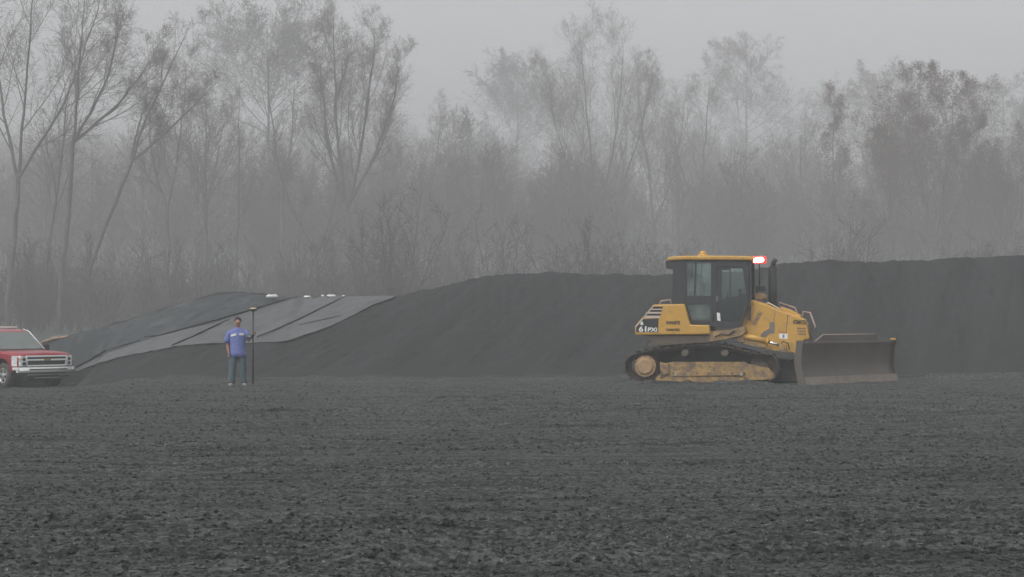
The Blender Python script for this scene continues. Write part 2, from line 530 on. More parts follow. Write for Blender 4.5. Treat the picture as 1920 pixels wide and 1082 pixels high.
def sheet(name, x0, x1, top, bot, m, lift, label, nx=110, ny=36):
    P = np.zeros((ny, nx, 3))
    for i, px in enumerate(np.linspace(x0, x1, nx)):
        a, b = interp_px(top, px), interp_px(bot, px)
        b += 0.9 * float(NZ.fbm(np.array(px * 0.06), np.array(0.5), 3)) * (1 if b - a > 6 else 0.2)
        for j in range(ny):
            p = on_ground(px, a + (b - a) * j / (ny - 1))
            p[2] += lift + 0.022 * float(NZ(np.array(p[0] * 1.3 - p[1] * 0.9), np.array(p[1] * 0.5))) + 0.012 * float(NZ2.fbm(np.array(p[0] * 3.5 - p[1] * 1.6), np.array(p[1] * 0.8), 2)) + 0.012
            P[j, i] = p
    n = nx * ny
    low = P.copy(); low[..., 2] -= 0.035
    V = np.concatenate([P.reshape(-1, 3), low.reshape(-1, 3)])
    i = np.arange(n).reshape(ny, nx)
    Fq = [np.stack([i[:-1, :-1], i[1:, :-1], i[1:, 1:], i[:-1, 1:]], -1).reshape(-1, 4)]
    for e in (i[0], i[-1], i[:, 0], i[:, -1]):
        Fq.append(np.stack([e[:-1], e[1:], e[1:] + n, e[:-1] + n], -1))
    o = mesh_np(name, V, np.concatenate(Fq), m, None, True)
    tag(o, label, 'ground sheet')
    return o
liner = sheet('geotextile_sheet', 141, 742,
              [(141, 694), (190, 668), (300, 633), (400, 607), (475, 583), (545, 561), (600, 559), (742, 557)],
              [(141, 699), (190, 682), (250, 667), (300, 658), (330, 651), (420, 646), (540, 642), (600, 622), (650, 599), (700, 574), (742, 558.5)],
              M_LINER, 0.035, 'light grey geotextile sheet spread on the bank behind the man')
liner2 = sheet('geotextile_sheet', 64, 560,
               [(64, 655), (90, 647), (118, 636), (130, 631), (230, 606), (330, 575), (400, 556), (440, 551), (490, 554), (560, 560)],
               [(64, 690), (118, 698), (141, 697), (190, 672), (300, 637), (400, 611), (475, 587), (545, 565), (560, 563)],
               M_LINER_D, 0.02, 'dark bluish grey geotextile sheet on the left of the bank behind the truck')
def seam(pts, r, parent, lift=0.08, name='seam'):
    path = []
    for (a, b), (c, d_) in zip(pts[:-1], pts[1:]):
        k = max(2, int(abs(c - a) / 12))
        for q in range(k):
            p = on_ground(a + (c - a) * q / k, b + (d_ - b) * q / k)
            path.append((p[0], p[1], p[2] + lift))
    p = on_ground(*pts[-1]); path.append((p[0], p[1], p[2] + lift))
    n = len(path)
    MB().tube(path, [r * (0.5 + 0.5 * math.sin(PI * min(1, (i + 0.6) / n))) * (0.8 + 0.4 * ((i * 7) % 5) / 5) for i in range(n)], 6).build(name, M_SEAM, parent)
seam([(552, 562), (520, 570), (475, 584), (430, 597), (400, 606), (350, 619), (300, 633), (270, 636)], 0.032, liner)
seam([(430, 603), (400, 617), (360, 636), (322, 652)], 0.026, liner)
seam([(646, 560), (600, 583), (560, 603), (520, 621), (482, 636)], 0.026, liner)
seam([(640, 596), (600, 605), (560, 614)], 0.015, liner)
seam([(198, 662), (170, 678), (143, 692)], 0.04, liner2)
seam([(262, 643), (235, 651), (200, 661)], 0.02, liner2)
def sack(px, py, wpx, hgt, lab, rz=0.1):
    p = on_ground(px, py + 2)
    L_ = wpx * p[1] / F / 2
    mb = MB()
    rings = []
    for i in range(11):
        t = -1 + 2 * i / 10
        s_ = (1 - abs(t) ** 3) ** 0.5 + 0.06
        rings.append([(t * L_, math.cos(a) * L_ * 0.45 * s_, hgt * (0.5 + 0.5 * math.sin(a) * s_) + 0.01 * math.sin(5 * t + 3 * a)) for a in [2 * PI * k / 12 for k in range(12)]])
    mb.loft(rings)
    o = mb.build('sandbag', M_SACK)
    o.location = (p[0], p[1], p[2] + 0.06)
    o.rotation_euler = (0, 0, rz)
    tag(o, lab, 'sandbag', 'white sandbags along the crest')
sack(510, 561, 24, 0.13, 'largest white sandbag, at the left end of the row on the crest', 0.5)
sack(576, 559, 13, 0.07, 'flat white sandbag second from the left on the crest')
sack(605, 557.5, 6, 0.06, 'tiny white sandbag just left of the long one on the crest')
sack(621, 559, 17, 0.09, 'long white sandbag near the right end of the crest row')
sack(644, 557.5, 6, 0.05, 'small white sandbag at the top end of the black seam')
# bare clay showing past the liner's edge
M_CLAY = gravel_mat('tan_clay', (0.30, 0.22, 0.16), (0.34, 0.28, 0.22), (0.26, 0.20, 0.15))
clay = sheet('clay_strip', 60, 130, [(60, 640), (75, 634), (130, 630.5)], [(60, 652), (80, 643), (130, 634)], M_CLAY, 0.04, 'x', 30, 6)
for k in ('category', 'label'): del clay[k]
tag(clay, 'strip of bare tan clay beyond the truck', kind='structure')

# ------------------------------------------------------------------ trees
def bark(name, c):
    return mat(name, c, rough=0.95, var=0.35, scale=1.2)
M_BARK = bark('bark_grey', (0.125, 0.116, 0.108))
M_BARK2 = bark('bark_brown', (0.090, 0.072, 0.062))
M_TWIG = bark('twig_grey_brown', (0.115, 0.097, 0.088))
M_BRUSH = bark('brush_brown', (0.072, 0.064, 0.058))
M_LEAF = bark('dry_leaf_brown', (0.15, 0.10, 0.078))
M_LEAFG = bark('dull_leaf_green', (0.055, 0.068, 0.05))

def tubes(P, Rd, sides):
    """P (n,k,3) polylines, Rd (n,k) radii -> V, F"""
    n, k, _ = P.shape
    d0 = P[:, -1] - P[:, 0]
    d0 /= np.linalg.norm(d0, axis=1, keepdims=True) + 1e-9
    ref = np.where(np.abs(d0[:, 2:3]) > 0.9, np.array([[1., 0, 0]]), np.array([[0, 0, 1.]]))
    u = np.cross(d0, ref); u /= np.linalg.norm(u, axis=1, keepdims=True)
    v = np.cross(d0, u)
    a = np.arange(sides) * 2 * PI / sides
    ring = u[:, None] * np.cos(a)[None, :, None] + v[:, None] * np.sin(a)[None, :, None]
    V = P[:, :, None] + ring[:, None] * Rd[:, :, None, None]
    base = (np.arange(n) * k * sides)[:, None, None]
    i = np.arange(k - 1)[None, :, None] * sides
    j = np.arange(sides)[None, None, :]
    j2 = (j + 1) % sides
    Fq = np.stack([base + i + j, base + i + j2, base + i + sides + j2, base + i + sides + j], -1)
    return V.reshape(-1, 3), Fq.reshape(-1, 4)

def spawn(rs, P, Rd, nch, t0, t1, ang, length, lt, up, k, rk, wob):
    """children for every parent polyline"""
    n, kp, _ = P.shape
    t = t0 + (t1 - t0) * (np.arange(nch)[None] + rs.rand(n, nch)) / nch
    f = t * (kp - 1)
    i = np.minimum(f.astype(int), kp - 2)
    fr = (f - i)[..., None]
    ar = np.arange(n)[:, None]
    pos = P[ar, i] * (1 - fr) + P[ar, i + 1] * fr
    dr = P[ar, i + 1] - P[ar, i]
    dr /= np.linalg.norm(dr, axis=2, keepdims=True) + 1e-9
    rr = Rd[ar, i] * (1 - fr[..., 0]) + Rd[ar, i + 1] * fr[..., 0]
    plen = np.linalg.norm(P[:, -1] - P[:, 0], axis=1)[:, None]
    pos, dr, rr = pos.reshape(-1, 3), dr.reshape(-1, 3), rr.reshape(-1)
    L_ = (length * plen * (1 - lt * (t - t0) / (t1 - t0)) * (0.7 + 0.6 * rs.rand(n, nch))).reshape(-1)
    rnd = rs.randn(len(pos), 3)
    rnd -= (rnd * dr).sum(1, keepdims=True) * dr
    rnd /= np.linalg.norm(rnd, axis=1, keepdims=True)
    a = ang * (0.75 + 0.5 * rs.rand(len(pos), 1))
    dd = dr * np.cos(a) + rnd * np.sin(a)
    pts = [pos]
    for q in range(k - 1):
        dd = dd + np.array([0, 0, up]) + wob * rs.randn(len(pos), 3)
        dd /= np.linalg.norm(dd, axis=1, keepdims=True)
        pts.append(pts[-1] + dd * (L_ / (k - 1))[:, None])
    Pn = np.stack(pts, 1)
    r0 = np.clip(rr * rk, 0.005, None)
    Rn = r0[:, None] * np.linspace(1, 0.35, k)[None]
    return Pn, Rn

def skeleton(seed, H, r0, lean=(0, 0), fork=None, clear=0.4, spread=0.34, ang=0.6, up=0.10, n1=14, n2=7, n3=6, n4=4, mint=0.009, curve=0.25, leaf=0, leafs=0.09, levels=4):
    rs = np.random.RandomState(seed)
    k = 14
    s = np.linspace(0, 1, k)
    def stem(base, top, r_, r1):
        P = base + (top - base) * s[:, None]
        wv = np.cumsum(rs.randn(k, 2), 0) * H * 0.0025
        wv -= wv[:1]
        P[:, :2] += wv
        P[:, :2] += (np.array(lean) * curve)[None] * (s * (1 - s))[:, None] * H
        return P, r_ * (1 - s) ** 0.8 + r1
    base = np.zeros(3)
    stems = []
    if fork:
        fz, dirs = fork
        P, Rr = stem(base, np.array([lean[0] * H * fz, lean[1] * H * fz, H * fz]), r0 * 0.35, r0 * 0.65)
        stems.append((P, Rr))
        for (dx, dz) in dirs:
            a = rs.rand() * 2 - 1
            Q, Rq = stem(P[-1], np.array([lean[0] * H + dx * H, dx * a * H * 0.6, H * dz]), r0 * 0.46, 0.015)
            bow = np.sin(s * PI) * dx * H * 0.35
            Q[:, 0] += bow * 0.5
            stems.append((Q, Rq))
        lead = stems[1:]
    else:
        stems.append(stem(base, np.array([lean[0] * H, lean[1] * H, H]), r0, 0.02))
        lead = stems
    SP = np.stack([a for a, b in stems]); SR = np.stack([b for a, b in stems])
    LP = np.stack([a for a, b in lead]); LR = np.stack([b for a, b in lead])
    P1, R1 = spawn(rs, LP, LR, max(4, n1 // len(lead) if fork else n1), 0.12 if fork else clear, 0.97, ang, spread * 1.15, 0.68, up, 9, 0.45, 0.05)
    P2, R2 = spawn(rs, P1, R1, n2, 0.15, 1.0, 0.72, 0.60, 0.55, up * 0.7, 6, 0.5, 0.06)
    P3, R3 = spawn(rs, P2, R2, n3, 0.12, 1.0, 0.72, 0.50, 0.4, up * 0.4, 4, 0.6, 0.08)
    out = [(SP, SR, 8), (P1, R1, 6)]
    fine = [(P2, R2, 4), (P3, np.maximum(R3, mint), 3)]
    tips = P3
    if levels > 3:
        P4, R4 = spawn(rs, P3, R3, n4, 0.1, 1.0, 0.7, 0.62, 0.3, 0.04, 3, 0.7, 0.10)
        fine.append((P4, np.maximum(R4, mint * 0.8), 3))
        tips = P4
    lv = None
    if leaf:
        c = tips[:, -1]
        c = np.repeat(c, leaf, 0) + rs.randn(len(c) * leaf, 3) * 0.16
        a = rs.randn(len(c), 3); a /= np.linalg.norm(a, axis=1, keepdims=True)
        b = np.cross(a, rs.randn(len(c), 3)); b /= np.linalg.norm(b, axis=1, keepdims=True)
        sz = leafs * (0.5 + rs.rand(len(c), 1))
        lv = np.stack([c - a * sz, c - b * sz * 0.6, c + a * sz, c + b * sz * 0.6], 1).reshape(-1, 3)
    return out, fine, lv

def join(parts):
    Vs, Fs, n = [], [], 0
    for V, F_ in parts:
        Vs.append(V); Fs.append(F_ + n); n += len(V)
    return np.concatenate(Vs), np.concatenate(Fs)

def tree(px, Y, toppy, label, group=None, name='bare_tree', r0=None, mb=M_BARK, mt=M_TWIG, mleaf=M_LEAF, **kw):
    Y = Y * (1.22 if px < 400 else 1.36) if Y < 210 else Y * 1.22
    x = (px - 960.0) * Y / F
    z0 = float(ground_z(np.array(x), np.array(Y))) - 0.15
    H = (CAMZ + (HOR - toppy) * Y / F) - z0
    seed = kw.pop('seed', int(px * 3 + Y))
    big, fine, lv = skeleton(seed, H, (r0 * 1.3 if r0 else H * 0.0125) * 0.72, **kw)
    root = empty(name, (x, Y, z0))
    tag(root, label, 'tree', group)
    V, F_ = join([tubes(*b) for b in big])
    mesh_np('trunk', V, F_, mb, root, True)
    V, F_ = join([tubes(*b) for b in fine])
    cr = mesh_np('crown', V, F_, mt, root, False)
    if lv is not None:
        mesh_np('leaves', lv, np.arange(len(lv)).reshape(-1, 4), mleaf, cr, False)
    return root

T = tree
T(12, 112, -70, 'tall bare tree at the far left edge with long rising limbs', lean=(0.045, 0), fork=(0.42, [(-0.10, 0.98), (0.03, 1.0), (0.17, 0.95)]), clear=0.4, spread=0.42, ang=0.55, n1=24, n2=8, n3=6, n4=4, up=0.06, leaf=1, leafs=0.04)
T(112, 118, -25, 'bare tree with slender straight trunk and wide airy crown, second from the left edge', lean=(0.07, 0), fork=(0.55, [(0.0, 1.0), (0.12, 0.93), (0.2, 0.85)]), spread=0.45, n1=22, n2=8, n3=6, n4=4, up=0.05, r0=0.28, leaf=1, leafs=0.045)
T(70, 128, 130, 'thin bare tree leaning right between the two leftmost tall trunks', lean=(0.12, 0), spread=0.3, r0=0.22, n1=12)
T(146, 124, 40, 'bare tree with curved trunk leaning strongly right, sparse top above the fog', lean=(0.30, 0), curve=-0.25, fork=(0.55, [(0.05, 1.0), (-0.03, 0.8), (0.16, 0.82)]), spread=0.36, n1=20, n2=7, n3=5, n4=4, r0=0.26, leaf=1, leafs=0.05)
T(318, 138, 120, 'upright bare tree right of the leaning tree', fork=(0.45, [(0.06, 1.0), (-0.08, 0.85)]), spread=0.4, n1=26, leaf=1, leafs=0.035)
T(445, 142, 170, 'thin vertical bare tree straight above the man', spread=0.22, clear=0.35, n1=14, r0=0.16)
T(382, 150, 190, 'small twiggy bare tree between the upright tree and the thin vertical one', spread=0.36, n1=20, leaf=1, leafs=0.04)
T(500, 245, 48, 'tall hazy tree with rounded leafy crown left of the big vase shaped tree', name='leafy_tree', spread=0.36, clear=0.62, n1=26, n2=8, n3=6, n4=4, mint=0.03, leaf=2, leafs=0.13, mleaf=M_LEAFG, ang=1.15, up=0.05)
T(528, 150, 110, 'slim bare tree with bowed limbs just left of the big vase shaped tree', fork=(0.5, [(-0.05, 1.0), (0.05, 0.92)]), spread=0.32, n1=16)
T(597, 136, 250, 'small forked bare tree at the foot of the big vase shaped tree', fork=(0.4, [(-0.2, 0.95), (0.12, 1.0)]), spread=0.35, n1=14, r0=0.2)
T(660, 138, 28, 'big vase shaped bare tree forking low above the sandbags', seed=77, lean=(-0.01, 0), fork=(0.40, [(-0.05, 1.0), (0.07, 0.97), (0.17, 0.84), (-0.10, 0.86)]), spread=0.38, ang=0.42, n1=44, n2=9, n3=7, n4=5, up=0.14, r0=0.42, leaf=1, leafs=0.045, mint=0.008)
T(780, 170, 205, 'bushy bare tree close on the right of the big vase shaped tree', fork=(0.35, [(-0.12, 0.95), (0.1, 1.0)]), spread=0.42, n1=22, leaf=1, leafs=0.05, mint=0.008)
T(862, 190, 235, 'medium bare tree behind the left end of the gravel crest', spread=0.36, n1=18, mint=0.02)
T(968, 340, 135, 'very pale rounded tree high in the fog left of the picture centre', name='leafy_tree', spread=0.42, clear=0.5, n1=26, mint=0.035, leaf=2, leafs=0.15, ang=1.1, up=0.05, mleaf=M_LEAFG)
T(935, 200, 330, 'low twiggy tree behind the middle of the gravel crest', spread=0.42, n1=18, mint=0.02, leaf=1)
T(1118, 182, 62, 'broad bare tree with a wide pale crown left of the bulldozer', fork=(0.36, [(-0.16, 0.86), (-0.05, 1.0), (0.08, 0.98), (0.18, 0.88)]), spread=0.42, n1=44, n2=9, n3=7, n4=5, up=0.12, ang=0.45, r0=0.4, leaf=1, leafs=0.055, mint=0.008)
T(1225, 195, 125, 'bare tree overlapping the broad pale tree on its right', fork=(0.4, [(-0.06, 1.0), (0.12, 0.9)]), spread=0.38, n1=26, leaf=1, leafs=0.05, mint=0.008)
T(1318, 190, 135, 'slim bare tree straight above the bulldozer cab', fork=(0.45, [(0.03, 1.0), (-0.12, 0.85)]), spread=0.36, n1=20, leaf=1, leafs=0.05, mint=0.008)
T(1400, 350, 95, 'faint tall tree almost lost in the fog right of the cab', spread=0.36, clear=0.45, n1=26, mint=0.035, leaf=1, leafs=0.14, ang=1.0, up=0.06, name='leafy_tree')
T(1562, 168, 165, 'narrow spire shaped tree right of the exhaust stack', name='narrow_tree', spread=0.14, clear=0.2, n1=34, ang=0.8, r0=0.2, leaf=2, leafs=0.08, mint=0.008)
T(1500, 180, 250, 'low bare tree between the exhaust stack and the narrow tree', spread=0.4, n1=18, mint=0.008)
T(1640, 350, 150, 'faint rounded tree in the fog behind the round brown tree', name='leafy_tree', spread=0.40, clear=0.45, n1=26, mint=0.035, leaf=2, leafs=0.15, ang=1.1, up=0.05)
T(1752, 152, 158, 'round brown leafed tree, densest crown on the right side', name='leafy_tree', seed=5, fork=(0.34, [(-0.2, 0.8), (-0.07, 1.0), (0.07, 0.98), (0.19, 0.8)]), spread=0.5, ang=0.75, n1=40, n2=8, n3=6, n4=5, up=0.06, r0=0.34, leaf=4, leafs=0.085, mint=0.008)
T(1668, 158, 230, 'twiggy tree hard against the left of the round brown tree', spread=0.36, n1=20, leaf=2, mint=0.008)
T(1822, 150, 265, 'thin crooked bare tree right of the round brown tree', spread=0.3, n1=14, r0=0.14)
T(1895, 140, 255, 'dark twiggy tree at the right edge of the picture', fork=(0.3, [(-0.1, 0.9), (0.1, 1.0)]), spread=0.42, n1=24, leaf=1, leafs=0.06)
T(1880, 320, 165, 'faint tall tree high in the fog at the right edge', name='leafy_tree', spread=0.38, clear=0.4, n1=26, mint=0.035, leaf=1, leafs=0.14, ang=1.0, up=0.05)

# the wood behind them and its understorey read as one mass
def wood():
    protos = []
    for s_ in range(5):
        big, fine, lv = skeleton(300 + s_, 22, 0.24, clear=0.28, spread=0.40, ang=0.7, n1=16, n2=7, n3=6, levels=3, mint=0.03,
                                 fork=(0.3, [(-0.1, 0.9), (0.1, 1.0)]) if s_ % 2 else None)
        a = [tubes(SP, SR, 5 if q == 0 else 4) for q, (SP, SR, _) in enumerate(big)] + [tubes(SP, SR, 3) for SP, SR, _ in fine]
        protos.append(join(a))
    rs = np.random.RandomState(12)
    parts = []
    for i in range(540):
        far = i % 3
        Y = [rs.uniform(225, 285), rs.uniform(285, 380), rs.uniform(380, 530)][far]
        x = rs.uniform(-0.36, 0.36) * Y
        V, F_ = protos[rs.randint(5)]
        s_ = rs.uniform(0.72, 1.0)
        s_ *= [1.12, 1.22, 1.08][far]
        a = rs.rand() * 6.28
        ca, sa = math.cos(a), math.sin(a)
        W = np.stack([V[:, 0] * ca - V[:, 1] * sa, V[:, 0] * sa + V[:, 1] * ca, V[:, 2]], 1) * s_
        W += np.array([x, Y, float(ground_z(np.array(x), np.array(Y))) - 0.2])
        parts.append((W, F_))
    V, F_ = join(parts)
    o = mesh_np('distant_wood', V, F_, M_TWIG)
    tag(o, 'far bare wood fading into fog on the hillside', 'wood', kind='stuff')
wood()

def brush():
    protos = []
    for s_ in range(5):
        rs = np.random.RandomState(70 + s_)
        n = 9
        base = np.zeros((n, 1, 3)); base[:, 0, :2] = rs.randn(n, 2) * 0.6
        P = base + np.linspace(0, 1, 7)[None, :, None] * (np.stack([rs.randn(n) * 1.0, rs.randn(n) * 1.0, rs.uniform(4.5, 9, n)], 1))[:, None]
        P = P + np.cumsum(rs.randn(n, 7, 3) * 0.10, 1)
        Rr = 0.05 * np.linspace(1, 0.3, 7)[None].repeat(n, 0)
        P1, R1 = spawn(rs, P, Rr, 11, 0.08, 1, 0.7, 0.32, 0.5, 0.05, 4, 0.6, 0.15)
        P2, R2 = spawn(rs, P1, R1, 7, 0.1, 1, 0.7, 0.5, 0.4, 0.03, 3, 0.7, 0.2)
        protos.append(join([tubes(P, Rr, 4), tubes(P1, np.maximum(R1, .012), 3), tubes(P2, np.maximum(R2, .013), 3)]))
    rs = np.random.RandomState(31)
    parts = []
    for i in range(520):
        Y = rs.uniform(128, 235)
        x = rs.uniform(-0.36, 0.36) * Y
        if float(NZ(np.array(x * 0.05), np.array(Y * 0.03))) < -0.45 + 0.3 * rs.rand(): Y += 45
        V, F_ = protos[rs.randint(5)]
        s_ = rs.uniform(0.6, 1.25)
        a = rs.rand() * 6.28
        ca, sa = math.cos(a), math.sin(a)
        W = np.stack([V[:, 0] * ca - V[:, 1] * sa, V[:, 0] * sa + V[:, 1] * ca, V[:, 2] * rs.uniform(0.6, 1.05)], 1) * s_
        W += np.array([x, Y, float(ground_z(np.array(x), np.array(Y))) - 0.2])
        parts.append((W, F_))
    V, F_ = join(parts)
    o = mesh_np('undergrowth', V, F_, M_BRUSH)
    tag(o, 'tangled bare undergrowth along the foot of the wood', 'undergrowth', kind='stuff')
brush()

# ------------------------------------------------------------------ bulldozer
DY, DROT = 44.3, R(-12)
DX = (1320 - 960) * DY / F
DZ = 0.0
ca, sa = math.cos(DROT), math.sin(DROT)
def loc(px, py, yl):
    """pixel -> (x, z) on the machine's own side plane y = yl"""
    r = ray(px, py)
    # world p = t r ; local y = -(x-DX) sa + (y-DY) ca
    t = (yl + (-DX) * sa * -1 * -1 + 0) if False else None
    t = (yl - (DX * sa - DY * ca)) / (-r[0] * sa + r[1] * ca)
    wx, wy, wz = r[0] * t, r[1] * t, CAMZ + r[2] * t
    return ((wx - DX) * ca + (wy - DY) * sa, wz - DZ)
def poly(pts, yl):
    return [loc(a, b, yl) for a, b in pts]

TAN = (0.20, 0.165, 0.125)
M_YEL = mat('dozer_yellow', (0.56, 0.315, 0.055), rough=0.5, dirt=(0.26, 0.18, 0.10), amt=0.24, scale=3.2, bump=0.05, coat=0.1, var=0.07)
M_YELD = mat('dozer_yellow_dirty', (0.40, 0.255, 0.085), rough=0.8, dirt=(0.15, 0.11, 0.09), amt=0.6, scale=4.5, bump=0.4, bscale=14)
M_TAN = mat('caked_tan', (0.40, 0.26, 0.14), rough=0.9, dirt=(0.25, 0.18, 0.13), amt=0.4, scale=5, bump=0.4, bscale=18)
M_DARK = mat('cab_dark_grey', (0.028, 0.032, 0.034), rough=0.55, dirt=(0.08, 0.08, 0.075), amt=0.12, scale=3)
M_BLACK = mat('black_decal', (0.018, 0.02, 0.022), rough=0.45)
M_GREYD = mat('grey_decal', (0.17, 0.155, 0.14), rough=0.7)
M_TRK = mat('track_steel', (0.034, 0.032, 0.030), rough=0.6, metal=0.3, dirt=(0.11, 0.095, 0.08), amt=0.5, scale=4, bump=0.5, bscale=20)
M_TRKB = mat('track_dusty', (0.09, 0.075, 0.06), rough=0.85, dirt=(0.16, 0.12, 0.09), amt=0.4, scale=7, bump=0.5, bscale=20)
M_BLADE = mat('worn_blade_steel', (0.13, 0.118, 0.105), rough=0.55, metal=0.35, dirt=(0.115, 0.10, 0.085), amt=0.45, scale=1.3, bump=0.15, bscale=12, var=0.2)
M_EDGE = mat('polished_edge', (0.23, 0.195, 0.165), rough=0.5, metal=0.5, scale=3, var=0.25, dirt=(0.14, 0.12, 0.10), amt=0.3)
M_CHROME = mat('chrome', (0.85, 0.85, 0.84), rough=0.12, metal=1.0, var=0.03)
M_RAIL = mat('rail_faded', (0.50, 0.36, 0.30), rough=0.6, dirt=(0.3, 0.22, 0.18), amt=0.3)
M_WHITE = mat('white_sticker', (0.75, 0.76, 0.76), rough=0.5)
M_GREYL = mat('marker_grey', (0.42, 0.41, 0.38), rough=0.6, dirt=(0.2, 0.17, 0.14), amt=0.5, scale=20)
M_SEAT = mat('seat_vinyl', (0.03, 0.03, 0.033), rough=0.6, bump=0.2)

def glass_mat(name, tint, alpha, reflect_film=(0.30, 0.38, 0.38)):
    m, t, b = node_mat(name)
    N, L = t.nodes, t.links
    tr = N.new('ShaderNodeBsdfTransparent'); tr.inputs[0].default_value = (*tint, 1)
    gl = N.new('ShaderNodeBsdfGlossy'); gl.inputs['Roughness'].default_value = 0.03
    df = N.new('ShaderNodeBsdfDiffuse'); df.inputs[0].default_value = (*reflect_film, 1)  # pale coat: dust plus sky reflection painted in as diffuse colour
    tc = N.new('ShaderNodeTexCoord')
    n = N.new('ShaderNodeTexNoise'); n.inputs['Scale'].default_value = 2.5; n.inputs['Detail'].default_value = 6
    L.new(tc.outputs['Object'], n.inputs['Vector'])
    mr = N.new('ShaderNodeMapRange'); mr.inputs['To Min'].default_value = 0.0; mr.inputs['To Max'].default_value = alpha
    mr.inputs['From Min'].default_value = 0.25; mr.inputs['From Max'].default_value = 0.75
    L.new(n.outputs['Fac'], mr.inputs['Value'])
    m1 = N.new('ShaderNodeMixShader'); L.new(mr.outputs[0], m1.inputs[0]); L.new(tr.outputs[0], m1.inputs[1]); L.new(df.outputs[0], m1.inputs[2])
    fr = N.new('ShaderNodeFresnel'); fr.inputs['IOR'].default_value = 1.5
    m2 = N.new('ShaderNodeMixShader'); L.new(fr.outputs[0], m2.inputs[0]); L.new(m1.outputs[0], m2.inputs[1]); L.new(gl.outputs[0], m2.inputs[2])
    L.new(m2.outputs[0], t.nodes['Material Output'].inputs['Surface'])
    return m
M_GLASS = glass_mat('cab_glass', (0.88, 0.96, 0.95), 0.42)
M_GLASS2 = glass_mat('door_glass', (0.90, 0.96, 0.95), 0.10)
M_WSGLASS = glass_mat('truck_glass', (0.36, 0.44, 0.42), 0.5)

def emit_mat(name, c, s_):
    m, t, b = node_mat(name)
    b.inputs['Base Color'].default_value = (*c, 1)
    b.inputs['Emission Color'].default_value = (*c, 1)
    b.inputs['Emission Strength'].default_value = s_
    return m

